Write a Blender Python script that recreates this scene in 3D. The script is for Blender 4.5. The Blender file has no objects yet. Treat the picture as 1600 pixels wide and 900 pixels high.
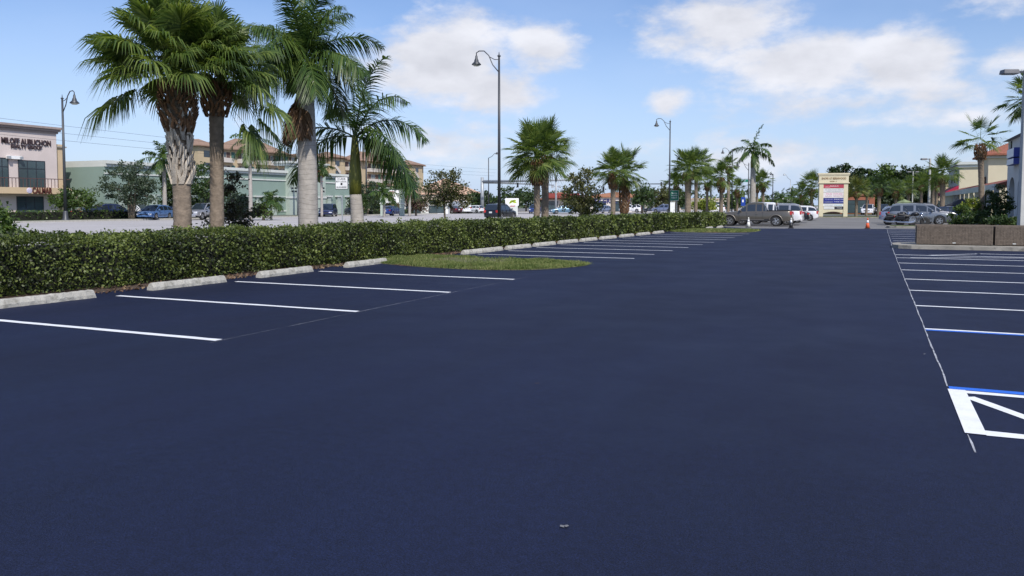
import bpy, math, random
import numpy as np
from mathutils import Vector, Matrix
random.seed(7); RNG = np.random.default_rng(11)
PI = math.pi
S = bpy.context.scene
COL = S.collection

# ------------------------------------------------------------------ camera
FPX, EYE, PITCH, HOR = 1244.0, 1.6, math.radians(3.0), 320.0
AX = HOR + math.tan(PITCH) * FPX
TH = math.atan(567.0 / FPX)
cd = bpy.data.cameras.new('camera'); cam = bpy.data.objects.new('camera', cd); COL.objects.link(cam)
cd.sensor_width = 36; cd.lens = FPX / 1600 * 36; cd.clip_end = 4000; cd.clip_start = 0.1
cd.shift_y = -(450 - AX) / 1600.0
cam.location = (0, 0, EYE); cam.rotation_euler = (PI / 2 - PITCH, 0, TH)
S.camera = cam

# ------------------------------------------------------------------ light
SUN_EL, SUN_AZ = math.radians(46), math.radians(134)    # azimuth clockwise from +Y: behind the camera, to the right
w = bpy.data.worlds.new("World"); S.world = w; w.use_nodes = True
sd = bpy.data.lights.new('sun', 'SUN'); sd.energy = 4.0; sd.angle = math.radians(0.6); sd.color = (1.0, 0.95, 0.87)
so = bpy.data.objects.new('sun', sd); COL.objects.link(so)
sv = Vector((math.sin(SUN_AZ) * math.cos(SUN_EL), math.cos(SUN_AZ) * math.cos(SUN_EL), math.sin(SUN_EL)))
so.rotation_euler = sv.to_track_quat('Z', 'Y').to_euler()
S.view_settings.view_transform = 'Standard'; S.view_settings.look = 'None'
S.view_settings.exposure = 0.12; S.view_settings.gamma = 1.0
SKY_STRENGTH = 0.115

def build_world():
    nt = w.node_tree; N = nt.nodes; L = nt.links; N.clear()
    out = N.new('ShaderNodeOutputWorld'); bg = N.new('ShaderNodeBackground'); L.new(bg.outputs[0], out.inputs[0])
    sky = N.new('ShaderNodeTexSky'); sky.sky_type = 'NISHITA'; sky.sun_disc = False
    sky.sun_elevation = SUN_EL; sky.sun_rotation = SUN_AZ
    sky.air_density = 1.0; sky.dust_density = 0.9; sky.ozone_density = 1.6
    bg.inputs[1].default_value = SKY_STRENGTH
    def M(op, a, b=None, c=None, clamp=False):
        n = N.new('ShaderNodeMath'); n.operation = op; n.use_clamp = clamp
        for i, v in enumerate((a, b, c)):
            if v is None: continue
            if isinstance(v, (int, float)): n.inputs[i].default_value = v
            else: L.new(v, n.inputs[i])
        return n.outputs[0]
    tc = N.new('ShaderNodeTexCoord'); nrm = N.new('ShaderNodeVectorMath'); nrm.operation = 'NORMALIZE'
    L.new(tc.outputs['Generated'], nrm.inputs[0])
    sp = N.new('ShaderNodeSeparateXYZ'); L.new(nrm.outputs[0], sp.inputs[0])
    az = M('ARCTAN2', sp.outputs[0], sp.outputs[1]); el = M('ARCSINE', sp.outputs[2])
    cb = N.new('ShaderNodeCombineXYZ'); L.new(az, cb.inputs[0]); L.new(M('MULTIPLY', el, 1.9), cb.inputs[1])
    def noise(scale, off, detail=8, rough=0.55):
        a = N.new('ShaderNodeVectorMath'); a.operation = 'ADD'; a.inputs[1].default_value = off; L.new(cb.outputs[0], a.inputs[0])
        n = N.new('ShaderNodeTexNoise'); n.inputs['Scale'].default_value = scale; n.inputs['Detail'].default_value = detail
        n.inputs['Roughness'].default_value = rough; L.new(a.outputs[0], n.inputs['Vector']); return n.outputs[0]
    def P(px, py):  # sky direction of a point of the view, as azimuth and elevation
        return math.atan((px - 800) / FPX) - TH, math.atan((HOR - py) / FPX * math.cos(math.atan((px - 800) / FPX)))
    blobs = [(690, 95, 120, 72, 1.35), (770, 140, 75, 45, 1.1), (845, 80, 70, 42, 1.0), (1270, 105, 150, 62, 1.15), (1390, 100, 120, 62, 1.15), (1270, 160, 160, 50, .8), (1440, 150, 110, 60, .7),
             (1130, 35, 170, 65, .66), (1035, 160, 42, 26, 1.0), (690, 225, 170, 50, .5), (1250, 245, 330, 50, .42),
             (1510, 185, 110, 35, .5), (1580, 110, 110, 70, .45), (430, 215, 130, 40, .4), (930, 240, 220, 45, .36), (190, 175, 70, 14, .22), (1560, 5, 120, 30, .5),
             (-500, 0, 420, 160, .7), (2200, 60, 380, 150, .7), (700, -500, 500, 160, .6), (1500, -420, 420, 130, .6)]
    dens = None
    for (px, py, rx, ry, s) in blobs:
        a0, e0 = P(px, py); c = math.cos(math.atan((px - 800) / FPX))
        ra = rx / FPX * c * c; re = ry / FPX * c
        dx = M('DIVIDE', M('SUBTRACT', az, a0), ra); dy = M('DIVIDE', M('SUBTRACT', el, e0), re)
        d = M('SQRT', M('ADD', M('MULTIPLY', dx, dx), M('MULTIPLY', dy, dy)))
        v = M('MULTIPLY', M('SUBTRACT', 1.35, d), s)
        dens = v if dens is None else M('MAXIMUM', dens, v)
    n1 = noise(7.0, (3.1, 1.7, 0)); n2 = noise(7.0, (3.1, 1.7 - 0.035, 0.0)); nf = noise(26, (0, 0, 5), 6, .6)
    raw = M('ADD', dens, M('ADD', M('MULTIPLY', M('SUBTRACT', n1, 0.5), 2.1), M('MULTIPLY', M('SUBTRACT', nf, .5), 1.05)))
    mr = N.new('ShaderNodeMapRange'); mr.interpolation_type = 'SMOOTHSTEP'
    mr.inputs[1].default_value = 0.18; mr.inputs[2].default_value = 1.0; L.new(raw, mr.inputs[0])
    cover = mr.outputs[0]
    # thin high veil
    vn = noise(3.0, (9, 4, 2), 5, .5)
    veil = M('MULTIPLY', M('SUBTRACT', vn, .40, None, True), .9, None, True)
    low = N.new('ShaderNodeMapRange'); L.new(el, low.inputs[0]); low.inputs[1].default_value = 0.22; low.inputs[2].default_value = 0.0
    low.inputs[3].default_value = 0.0; low.inputs[4].default_value = 0.62
    veil = M('ADD', veil, M('MULTIPLY', low.outputs[0], 1.0), None, True)
    # cloud body: lighter where the density falls off towards the light, greyer below
    lit = M('ADD', 0.80, M('MULTIPLY', M('SUBTRACT', n1, n2), 1.3)); lit = M('SUBTRACT', lit, M('MULTIPLY', M('MAXIMUM', M('SUBTRACT', raw, 1.0), 0), .16))
    lit = M('MINIMUM', M('MAXIMUM', lit, .55), 1.0)
    cc = N.new('ShaderNodeMix'); cc.data_type = 'RGBA'; L.new(lit, cc.inputs[0])
    cc.inputs[6].default_value = (3.2, 3.35, 3.9, 1); cc.inputs[7].default_value = (7.0, 7.15, 7.8, 1)
    tint = N.new('ShaderNodeMix'); tint.data_type = 'RGBA'; tint.blend_type = 'MULTIPLY'; tint.inputs[0].default_value = 1.0
    L.new(sky.outputs[0], tint.inputs[6]); tint.inputs[7].default_value = (.93, 1.0, 1.20, 1)
    mv = N.new('ShaderNodeMix'); mv.data_type = 'RGBA'; L.new(veil, mv.inputs[0]); L.new(tint.outputs[2], mv.inputs[6]); mv.inputs[7].default_value = (4.6, 5.8, 8.2, 1)
    mx = N.new('ShaderNodeMix'); mx.data_type = 'RGBA'; L.new(cover, mx.inputs[0]); L.new(mv.outputs[2], mx.inputs[6]); L.new(cc.outputs[2], mx.inputs[7])
    L.new(mx.outputs[2], bg.inputs[0])
build_world()

# ------------------------------------------------------------------ where a bearing meets a line of the site
def slope(px): return math.tan(math.atan((px - 800) / FPX) - TH)
def onX(px, X): return (X, X / slope(px))
def onY(px, Y): return (Y * slope(px), Y)
def onD(px, D):
    l = D * (px - 800) / FPX
    return (l * math.cos(TH) - D * math.sin(TH), l * math.sin(TH) + D * math.cos(TH))
def dist(x, y): return y * math.cos(TH) - x * math.sin(TH)
def hz(py, D): return EYE + (HOR - py) / FPX * D

# ------------------------------------------------------------------ materials
MATS = {}
def mat(name, col, rough=.6, var=.12, scale=3.0, bump=0.0, bscale=40, metal=0.0, spec=.5, island=0.0, transl=0.0, coat=0.0, dirt=None, emit=0):
    if name in MATS: return MATS[name]
    m = bpy.data.materials.new(name); m.use_nodes = True; nt = m.node_tree; N = nt.nodes; L = nt.links
    b = N['Principled BSDF']; b.inputs['Roughness'].default_value = rough; b.inputs['Metallic'].default_value = metal
    b.inputs['Specular IOR Level'].default_value = spec; b.inputs['Coat Weight'].default_value = coat
    tc = N.new('ShaderNodeTexCoord')
    n = N.new('ShaderNodeTexNoise'); n.inputs['Scale'].default_value = scale; n.inputs['Detail'].default_value = 6
    L.new(tc.outputs['Object'], n.inputs['Vector'])
    mr = N.new('ShaderNodeMapRange'); L.new(n.outputs[0], mr.inputs[0]); mr.inputs[1].default_value = .3; mr.inputs[2].default_value = .7
    mr.inputs[3].default_value = 1 - var; mr.inputs[4].default_value = 1 + var
    fac = mr.outputs[0]
    if island:
        g = N.new('ShaderNodeNewGeometry'); m2 = N.new('ShaderNodeMapRange'); L.new(g.outputs['Random Per Island'], m2.inputs[0])
        m2.inputs[3].default_value = 1 - island; m2.inputs[4].default_value = 1 + island
        mm = N.new('ShaderNodeMath'); mm.operation = 'MULTIPLY'; L.new(fac, mm.inputs[0]); L.new(m2.outputs[0], mm.inputs[1]); fac = mm.outputs[0]
    vm = N.new('ShaderNodeVectorMath'); vm.operation = 'SCALE'; vm.inputs[0].default_value = col; L.new(fac, vm.inputs['Scale'])
    co = vm.outputs[0]
    if dirt:
        n3 = N.new('ShaderNodeTexNoise'); n3.inputs['Scale'].default_value = dirt[1]; n3.inputs['Detail'].default_value = 8; L.new(tc.outputs['Object'], n3.inputs['Vector'])
        r3 = N.new('ShaderNodeMapRange'); L.new(n3.outputs[0], r3.inputs[0]); r3.inputs[1].default_value = dirt[2]; r3.inputs[2].default_value = dirt[2] + .15
        mi = N.new('ShaderNodeMix'); mi.data_type = 'RGBA'; L.new(r3.outputs[0], mi.inputs[0]); L.new(co, mi.inputs[6]); mi.inputs[7].default_value = (*dirt[0], 1); co = mi.outputs[2]
    L.new(co, b.inputs['Base Color'])
    if bump:
        n2 = N.new('ShaderNodeTexNoise'); n2.inputs['Scale'].default_value = bscale; n2.inputs['Detail'].default_value = 5; L.new(tc.outputs['Object'], n2.inputs['Vector'])
        bp = N.new('ShaderNodeBump'); bp.inputs['Strength'].default_value = bump; bp.inputs['Distance'].default_value = .02
        L.new(n2.outputs[0], bp.inputs['Height']); L.new(bp.outputs[0], b.inputs['Normal'])
    if transl:
        o = [x for x in N if x.type == 'OUTPUT_MATERIAL'][0]
        t = N.new('ShaderNodeBsdfTranslucent'); sc = N.new('ShaderNodeVectorMath'); sc.operation = 'MULTIPLY'; L.new(co, sc.inputs[0]); sc.inputs[1].default_value = (1.5, 1.5, .8)
        L.new(sc.outputs[0], t.inputs[0]); ms = N.new('ShaderNodeMixShader'); ms.inputs[0].default_value = transl
        L.new(b.outputs[0], ms.inputs[1]); L.new(t.outputs[0], ms.inputs[2]); L.new(ms.outputs[0], o.inputs[0])
    MATS[name] = m; return m
def leafmat(name, a, bcol, c, rough=.45, transl=.3, vscale=.6):
    """leaf colours a..c picked leaf by leaf, drifting over the plant"""
    if name in MATS: return MATS[name]
    m = mat(name, a, rough, 0, 1, transl=transl); nt = m.node_tree; N = nt.nodes; L = nt.links
    g = N.new('ShaderNodeNewGeometry'); tc = N.new('ShaderNodeTexCoord'); n = N.new('ShaderNodeTexNoise'); n.inputs['Scale'].default_value = vscale; n.inputs['Detail'].default_value = 4
    L.new(tc.outputs['Object'], n.inputs[0])
    k = N.new('ShaderNodeMath'); k.operation = 'MULTIPLY_ADD'; L.new(n.outputs[0], k.inputs[0]); k.inputs[1].default_value = 1.5; k.inputs[2].default_value = -.75
    ad = N.new('ShaderNodeMath'); ad.operation = 'ADD'; ad.use_clamp = True; L.new(g.outputs['Random Per Island'], ad.inputs[0]); L.new(k.outputs[0], ad.inputs[1])
    r = N.new('ShaderNodeValToRGB'); e = r.color_ramp.elements; e[0].color = (*a, 1); e[1].color = (*c, 1); x = e.new(.5); x.color = (*bcol, 1)
    L.new(ad.outputs[0], r.inputs[0])
    for nd in N:
        if nd.type == 'BSDF_PRINCIPLED': L.new(r.outputs[0], nd.inputs['Base Color'])
        if nd.type == 'VECT_MATH' and nd.operation == 'MULTIPLY': L.new(r.outputs[0], nd.inputs[0])
    return m

M_ = dict(
 asphalt=None,
 white=mat('road_paint', (.80, .80, .80), .6, .06, 8, .2, 60),
 blue=mat('blue_paint', (.015, .13, .62), .6, .1, 8, .2, 60),
 concrete=mat('concrete', (.38, .365, .325), .85, .14, 5, .6, 50, dirt=((.2, .19, .16), 6, .58)),
 oldasph=mat('old_asphalt', (.17, .165, .16), .9, .12, .25, .3, 60),
 road=mat('road_asphalt', (.40, .38, .375), .9, .08, .12, .2, 40),
 pole=mat('dark_bronze', (.055, .06, .07), .45, .1, 3, metal=.2),
 galv=mat('galvanised', (.36, .38, .40), .5, .1, 3, metal=.3),
 lpole=mat('concrete_pole', (.42, .42, .40), .8, .1, 2, .3, 30),
 black=mat('black_plastic', (.02, .02, .022), .5, .1, 3),
 tyre=mat('tyre_rubber', (.025, .025, .025), .8, .1, 3),
 rim=mat('alloy', (.5, .5, .52), .3, .05, 3, metal=.8),
 chrome=mat('chrome', (.7, .7, .72), .12, .02, 3, metal=1.0),
 glass=mat('car_glass', (.018, .025, .035), .05, .05, 2, spec=.8, coat=.4),
 wglass=mat('window_glass', (.05, .075, .085), .08, .15, .6, spec=.8),
 head=mat('headlamp', (.75, .77, .8), .12, .05, 3, coat=1),
 tail=mat('tail_lamp', (.45, .02, .02), .2, .05, 3, coat=1),
 plate=mat('plate', (.6, .62, .6), .5, .05, 3),
 bark=mat('bark', (.15, .12, .09), .9, .25, 6, .8, 30),
 soil=mat('mulch', (.075, .05, .036), .95, .35, 14, .9, 60),
)

def asphalt_mat():
    m = bpy.data.materials.new('sealed_asphalt'); m.use_nodes = True; nt = m.node_tree; N = nt.nodes; L = nt.links; b = N['Principled BSDF']
    tc = N.new('ShaderNodeTexCoord')
    def no(s, d=6, r=.6, mp=None):
        n = N.new('ShaderNodeTexNoise'); n.inputs['Scale'].default_value = s; n.inputs['Detail'].default_value = d; n.inputs['Roughness'].default_value = r
        if mp:
            q = N.new('ShaderNodeMapping'); q.inputs['Scale'].default_value = mp; L.new(tc.outputs['Object'], q.inputs[0]); L.new(q.outputs[0], n.inputs[0])
        else: L.new(tc.outputs['Object'], n.inputs[0])
        return n.outputs[0]
    def mrg(v, a, bb, c, d):
        r = N.new('ShaderNodeMapRange'); L.new(v, r.inputs[0])
        for i, x in enumerate((a, bb, c, d)): r.inputs[i + 1].default_value = x
        return r.outputs[0]
    big = mrg(no(.35, 4, .5, (1.0, .35, 1)), .35, .65, .86, 1.12); sw = mrg(no(1.2, 4, .5, (2.0, .18, 1)), .3, .7, .93, 1.07)
    grit = mrg(no(95, 2, .7), .3, .72, .35, 1.8)
    g2 = mrg(no(16, 5, .75), .32, .7, .72, 1.3); gm_ = N.new('ShaderNodeMath'); gm_.operation = 'MULTIPLY'; L.new(grit, gm_.inputs[0]); L.new(g2, gm_.inputs[1]); grit = gm_.outputs[0]
    mm = N.new('ShaderNodeMath'); mm.operation = 'MULTIPLY'; L.new(big, mm.inputs[0]); L.new(sw, mm.inputs[1])
    m2 = N.new('ShaderNodeMath'); m2.operation = 'MULTIPLY'; L.new(mm.outputs[0], m2.inputs[0]); L.new(grit, m2.inputs[1])
    vs = N.new('ShaderNodeVectorMath'); vs.operation = 'SCALE'; vs.inputs[0].default_value = ASPH; L.new(m2.outputs[0], vs.inputs['Scale'])
    # sparse pale crumbs of grit
    vo = N.new('ShaderNodeTexVoronoi'); vo.inputs['Scale'].default_value = 15; L.new(tc.outputs['Object'], vo.inputs['Vector'])
    sp = mrg(vo.outputs['Distance'], .045, .03, 0, 1)
    vc = N.new('ShaderNodeSeparateColor'); L.new(vo.outputs['Color'], vc.inputs[0]); pick = mrg(vc.outputs[0], .86, .87, 0, .8)
    pm = N.new('ShaderNodeMath'); pm.operation = 'MULTIPLY'; L.new(sp, pm.inputs[0]); L.new(pick, pm.inputs[1])
    mi = N.new('ShaderNodeMix'); mi.data_type = 'RGBA'; L.new(pm.outputs[0], mi.inputs[0]); L.new(vs.outputs[0], mi.inputs[6]); mi.inputs[7].default_value = (.085, .09, .12, 1)
    L.new(mi.outputs[2], b.inputs['Base Color'])
    L.new(mrg(no(.8, 5), .3, .7, .62, .8), b.inputs['Roughness']); b.inputs['Specular IOR Level'].default_value = .28
    bp = N.new('ShaderNodeBump'); bp.inputs['Strength'].default_value = .55; bp.inputs['Distance'].default_value = .006; L.new(no(140, 3, .7), bp.inputs['Height']); L.new(bp.outputs[0], b.inputs['Normal'])
    return m
ASPH = (.0060, .0098, .0325)
M_['asphalt'] = asphalt_mat()

# ------------------------------------------------------------------ mesh helpers
class MB:
    def __init__(s): s.v = []; s.f = []; s.smooth = False
    def add(s, V, F):
        o = len(s.v); s.v += [tuple(p) for p in V]; s.f += [tuple(i + o for i in f) for f in F]; return s
    def box(s, c, d, rz=0, taper=1.0, mtx=None):
        x, y, z = d[0] / 2, d[1] / 2, d[2] / 2
        P = [(-x, -y, -z), (x, -y, -z), (x, y, -z), (-x, y, -z), (-x * taper, -y * taper, z), (x * taper, -y * taper, z), (x * taper, y * taper, z), (-x * taper, y * taper, z)]
        R = mtx or Matrix.Rotation(rz, 3, 'Z'); V = [tuple(R @ Vector(p) + Vector(c)) for p in P]
        return s.add(V, [(0, 3, 2, 1), (4, 5, 6, 7), (0, 1, 5, 4), (1, 2, 6, 5), (2, 3, 7, 6), (3, 0, 4, 7)])
    def bb(s, x0, x1, y0, y1, z0, z1): return s.box(((x0 + x1) / 2, (y0 + y1) / 2, (z0 + z1) / 2), (x1 - x0, y1 - y0, z1 - z0))
    def tube(s, pts, rad, n=8, cap=True):
        pts = [Vector(p) for p in pts]; k = len(pts); r = rad if hasattr(rad, '__len__') else [rad] * k
        V = []; up = None
        for i, p in enumerate(pts):
            t = (pts[min(i + 1, k - 1)] - pts[max(i - 1, 0)]).normalized()
            if up is None: up = Vector((1, 0, 0)) if abs(t.x) < .9 else Vector((0, 1, 0))
            a = t.cross(up).normalized(); bb = t.cross(a).normalized(); up = -bb if False else a.cross(t)
            for j in range(n):
                q = 2 * PI * j / n; V.append(p + (a * math.cos(q) + bb * math.sin(q)) * r[i])
        F = [(i * n + j, i * n + (j + 1) % n, (i + 1) * n + (j + 1) % n, (i + 1) * n + j) for i in range(k - 1) for j in range(n)]
        if cap: F += [tuple(range(n))[::-1], tuple((k - 1) * n + j for j in range(n))]
        return s.add(V, F)
    def lathe(s, prof, c=(0, 0, 0), n=16, axis='Z'):
        V = []
        for (r, z) in prof:
            for j in range(n):
                a = 2 * PI * j / n; p = (r * math.cos(a), r * math.sin(a), z)
                if axis == 'Y': p = (p[0], p[2], p[1])
                if axis == 'X': p = (p[2], p[0], p[1])
                V.append((p[0] + c[0], p[1] + c[1], p[2] + c[2]))
        k = len(prof)
        F = [(i * n + j, i * n + (j + 1) % n, (i + 1) * n + (j + 1) % n, (i + 1) * n + j) for i in range(k - 1) for j in range(n)]
        F += [tuple(range(n))[::-1], tuple((k - 1) * n + j for j in range(n))]
        return s.add(V, F)
    def prism(s, poly, z0, z1):
        n = len(poly); V = [(x, y, z0) for x, y in poly] + [(x, y, z1) for x, y in poly]
        F = [tuple(range(n))[::-1], tuple(range(n, 2 * n))] + [(i, (i + 1) % n, n + (i + 1) % n, n + i) for i in range(n)]
        return s.add(V, F)
    def build(s, name, m, parent=None, smooth=False, bevel=0, loc=None):
        me = bpy.data.meshes.new(name); me.from_pydata(s.v, [], s.f); me.validate(); me.materials.append(m)
        return link(name, me, parent, smooth, bevel, loc)
def link(name, me, parent=None, smooth=False, bevel=0, loc=None):
    me.update()
    o = bpy.data.objects.new(name, me); COL.objects.link(o)
    if smooth:
        me.shade_smooth()
    if bevel:
        md = o.modifiers.new('bevel', 'BEVEL'); md.width = bevel; md.segments = 2; md.limit_method = 'ANGLE'
    if loc: o.location = loc
    if parent: o.parent = parent
    return o
def np_mesh(name, V, F, m, parent=None, smooth=False):
    """V (n,3), F (m,4) quads as numpy arrays"""
    me = bpy.data.meshes.new(name); nv, nf = len(V), len(F); k = F.shape[1]
    me.vertices.add(nv); me.vertices.foreach_set('co', np.asarray(V, np.float32).ravel())
    me.loops.add(nf * k); me.loops.foreach_set('vertex_index', np.asarray(F, np.int32).ravel())
    me.polygons.add(nf); me.polygons.foreach_set('loop_start', np.arange(0, nf * k, k, dtype=np.int32))
    me.update(calc_edges=True); me.materials.append(m)
    return link(name, me, parent, smooth)
def tag(o, label, cat, group=None, kind=None):
    if label: o['label'] = label
    if cat: o['category'] = cat
    if group: o['group'] = group
    if kind: o['kind'] = kind
    return o
def thing(name, label, cat, loc=(0, 0, 0), rz=0, group=None):
    o = bpy.data.objects.new(name, None); COL.objects.link(o); o.location = loc; o.rotation_euler = (0, 0, rz); o.empty_display_size = .3
    return tag(o, label, cat, group)
def copy_tree(o, parent=None):
    c = o.copy(); COL.objects.link(c)
    if parent: c.parent = parent
    for ch in list(o.children): copy_tree(ch, c)
    return c
def struct(name, mb, m, smooth=False):
    o = mb.build(name, m, None, smooth); o['kind'] = 'structure'; return o
def text(s, size, m, parent, loc, rot, name='lettering', depth=.02, align='CENTER', bold=.012, width=None):
    c = bpy.data.curves.new(name, 'FONT'); c.body = s; c.size = size; c.extrude = depth; c.offset = bold * size; c.align_x = align; c.align_y = 'CENTER'; c.space_line = .85
    c.resolution_u = 2
    t = bpy.data.objects.new('tmp', c); COL.objects.link(t); dg = bpy.context.evaluated_depsgraph_get()
    me = bpy.data.meshes.new_from_object(t.evaluated_get(dg)); bpy.data.objects.remove(t); me.materials.clear(); me.materials.append(m)
    o = link(name, me, parent); o.location = loc; o.rotation_euler = rot
    if width:
        xs = [v.co.x for v in me.vertices]; wd = max(xs) - min(xs)
        mid = (max(xs) + min(xs)) / 2
        for v in me.vertices: v.co.x = (v.co.x - mid) * width / wd
    return o

# ------------------------------------------------------------------ ground, lot, road
def sheet(name, poly, z, m): return struct(name, MB().add([(x, y, z) for x, y in poly], [tuple(range(len(poly)))]), m)
grass_ground = mat('grass_ground', (.075, .10, .03), .95, .3, .5, .5, 30, dirt=((.14, .11, .06), .8, .55))
sheet('ground', [(-1500, -300), (1500, -300), (1500, 2500), (-1500, 2500)], -.05, grass_ground)
sheet('parking_lot', [(-13.2, -15), (34, -15), (34, 36), (34, 60), (.75, 58.4), (-7.4, 56.0), (-10.4, 60), (-10.9, 52), (-11.6, 44), (-12.7, 24)], 0, M_['asphalt'])
sheet('old_pavement', [(-11.2, 40), (40, 40), (40, 108), (-11.2, 108)], -.012, M_['oldasph'])
sheet('cross_street', [(-70, 128), (60, 128), (60, 142), (-70, 142)], -.016, M_['oldasph'])
sheet('road', [(-70, -60), (-24, -60), (-24, 900), (-70, 900)], -.02, M_['road'])
sheet('far_parking_lot', [(-84.5, -20), (-75, -20), (-75, 240), (-84.5, 240)], -.018, M_['oldasph'])
sheet('far_side_plaza', [(-150, 132), (-72, 132), (-72, 420), (-150, 420)], -.03, M_['oldasph'])
sheet('hedge_bed', [(-18, -5), (-12.9, -5), (-12.62, 16), (-11.2, 50), (-10.2, 60.5), (-14, 62), (-17, 40)], -.004, M_['soil'])
# road markings
mk = MB()
for X in (-28, -43.5, -50.5, -66.4): mk.bb(X - .07, X + .07, -20, 500, -.016, -.015)
for X in (-31.8, -35.6, -54.3, -58.2, -62.2):
    for k in range(40): mk.bb(X - .06, X + .06, -10 + k * 12, -7 + k * 12, -.016, -.015)
struct('road_markings', mk, mat('faded_paint', (.55, .55, .5), .8, .2, 2))
# kerb of the road, far side, and grass verge
kb = MB(); kb.bb(-70.6, -70, -60, 126, -.02, .13); kb.bb(-70.6, -70, 146, 700, -.02, .13); kb.bb(-24, -23.5, -60, 126, -.02, .12)
struct('road_kerb', kb, M_['concrete'])
vg = MB(); vg.bb(-74.6, -70.6, -60, 126, -.04, .10); struct('far_verge', vg, grass_ground)
sheet('sidewalk', [(-22.6, -30), (-21.0, -30), (-21.0, 122), (-22.6, 122)], -.03, M_['concrete'])

# stall lines
def stripe(mb, x0, y0, x1, y1, wd, z=.004, jit=.006):
    d = Vector((x1 - x0, y1 - y0)); L = d.length; d /= L; n = Vector((-d.y, d.x)); k = max(2, int(L / .22)); base = len(mb.v)
    off = 0
    for i in range(k + 1):
        p = Vector((x0, y0)) + d * (L * i / k); off = off * .9 + random.uniform(-1, 1) * jit * .7
        a = wd / 2 + random.uniform(-jit, jit) + off; b = wd / 2 + random.uniform(-jit, jit) - off
        mb.v += [(p.x + n.x * a, p.y + n.y * a, z), (p.x - n.x * b, p.y - n.y * b, z)]
    mb.f += [(base + 2 * i, base + 2 * i + 1, base + 2 * i + 3, base + 2 * i + 2) for i in range(k)]
def worn_paint():
    m = mat('worn_white_paint', (.78, .79, .81), .6, .07, 6, .2, 60, dirt=((.34, .36, .42), 2.2, .74)); return m
wp = worn_paint()
L1 = MB()
for Y, x0, x1 in ((7.06, -12.4, -7.03), (9.85, -12.1, -7.03), (12.7, -12.1, -7.04), (15.5, -12.15, -7.02), (4.3, -12.4, -7.03)): stripe(L1, x0, Y - .03, x1, Y, .115)
struct('stall_lines', L1, wp)
L2 = MB()
Y2 = [23.05, 25.2, 27.5, 29.8, 32.2, 34.4, 37.1, 39.7, 42.4, 45.1]
def row_x(Y): return float(np.interp(Y, [0, 17, 30, 44, 58], [-12.3, -12.3, -11.75, -11.05, -9.7]))
for Y in Y2 + [54.6, 57.0]: stripe(L2, row_x(Y) + .35, Y - .05, float(np.interp(Y, [23, 37, 45, 60], [-6.5, -6.15, -6.25, -7.6])), Y, .11)
struct('far_stall_lines', L2, wp)
L3 = MB()
for Y in (14.1, 16.6, 19.1, 21.75, 24.3, 26.7): stripe(L3, .62, Y, 6.0, Y + .02, .10)
stripe(L3, .62, 11.5, 6.0, 11.52, .09)
stripe(L3, .62, 28.3, 6.5, 28.5, .12); stripe(L3, 1.0, 26.9, 4.5, 28.2, .09); stripe(L3, 3.0, 29.9, 6.0, 30.0, .10); stripe(L3, 1.6, 28.4, 3.2, 30.0, .09)
stripe(L3, .735, 6.385, 6, 6.42, .13, jit=.004)
for (a, b_, c, d_) in ((.74, 7.735, 6, 7.755), (.74, 7.54, 1.38, 6.42), (2.2, 7.66, 2.9, 6.42)): stripe(L3, a, b_, c, d_, .10, .004 if b_ != 7.42 and a < 2.5 else .008, .003)
L3.add([(.605, 6.32, .0065), (.74, 6.32, .0065), (.74, 7.79, .0065), (.605, 7.79, .0065)], [(0, 1, 2, 3)])
for Y in (39.2, 42, 44.8, 47.6, 50.4, 53.2, 56): stripe(L3, .75, Y, 6, Y + .05, .12)
struct('right_stall_lines', L3, wp)
L4 = MB(); stripe(L4, .62, 11.39, 6, 11.41, .08, .0045); stripe(L4, .62, 7.86, 6, 7.88, .11, .0045, .004)
struct('accessible_stall_lines', L4, M_['blue'])
# thin chalked joint lines
ch = mat('chalk_line', (.34, .35, .38), .9, .5, 5, dirt=((.012, .016, .04), 9, .56))
L5 = MB(); stripe(L5, .612, 7.9, .605, 28, .013, .004, .004); stripe(L5, .625, 5.85, .62, 6.3, .008, .003, .004); stripe(L5, .6, 28, .72, 57.5, .018, .003); stripe(L5, -7.0, 6.9, -7.0, 16.2, .0045, .002, .003)
struct('chalk_lines', L5, ch)

# wheel stops
stopmesh = None
def wheel_stop(Y, label, tilt=0):
    global stopmesh
    if stopmesh is None:
        prof = [(-.085, 0), (-.085, .06), (-.055, .125), (-.02, .135), (.02, .135), (.055, .125), (.085, .06), (.085, 0)]; mb = MB(); n = len(prof); K = 30
        for i in range(K + 1):
            t = -.92 + 1.84 * i / K; e = .96 if i in (0, K) else 1
            for (x, z) in prof: mb.v.append((x * e + random.uniform(-.009, .009), t * (1 - .03 * z / .13) + random.uniform(-.006, .006), max(0, z * e + (random.uniform(-.010, .008) if z > .02 else 0))))
        mb.f += [(i * n + j, i * n + j + 1, (i + 1) * n + j + 1, (i + 1) * n + j) for i in range(K) for j in range(n - 1)]
        mb.f += [tuple(range(n))[::-1], tuple(K * n + j for j in range(n))]
        o = mb.build('wheel_stop', M_['concrete']); stopmesh = o.data
    else:
        o = bpy.data.objects.new('wheel_stop', stopmesh); COL.objects.link(o)
    o.location = (row_x(Y), Y, 0); o.rotation_euler = (0, 0, tilt); tag(o, label, 'wheel stop', 'concrete wheel stops along the hedge')
    return o
near_lab = ['pale concrete wheel stop at the left edge, in the nearest stall in view', 'concrete wheel stop in the second stall, above the gap between the first two white lines',
            'concrete wheel stop in the third stall from the left edge', 'concrete wheel stop beside the left end of the big grass island']
for Y, l, r in zip((8.55, 11.6, 14.45, 17.6), near_lab, (-.02, -.01, .03, .02)): wheel_stop(Y, l, r)
ords = ['first', 'second', 'third', 'fourth', 'fifth', 'sixth', 'seventh', 'eighth', 'ninth', 'tenth']
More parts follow.
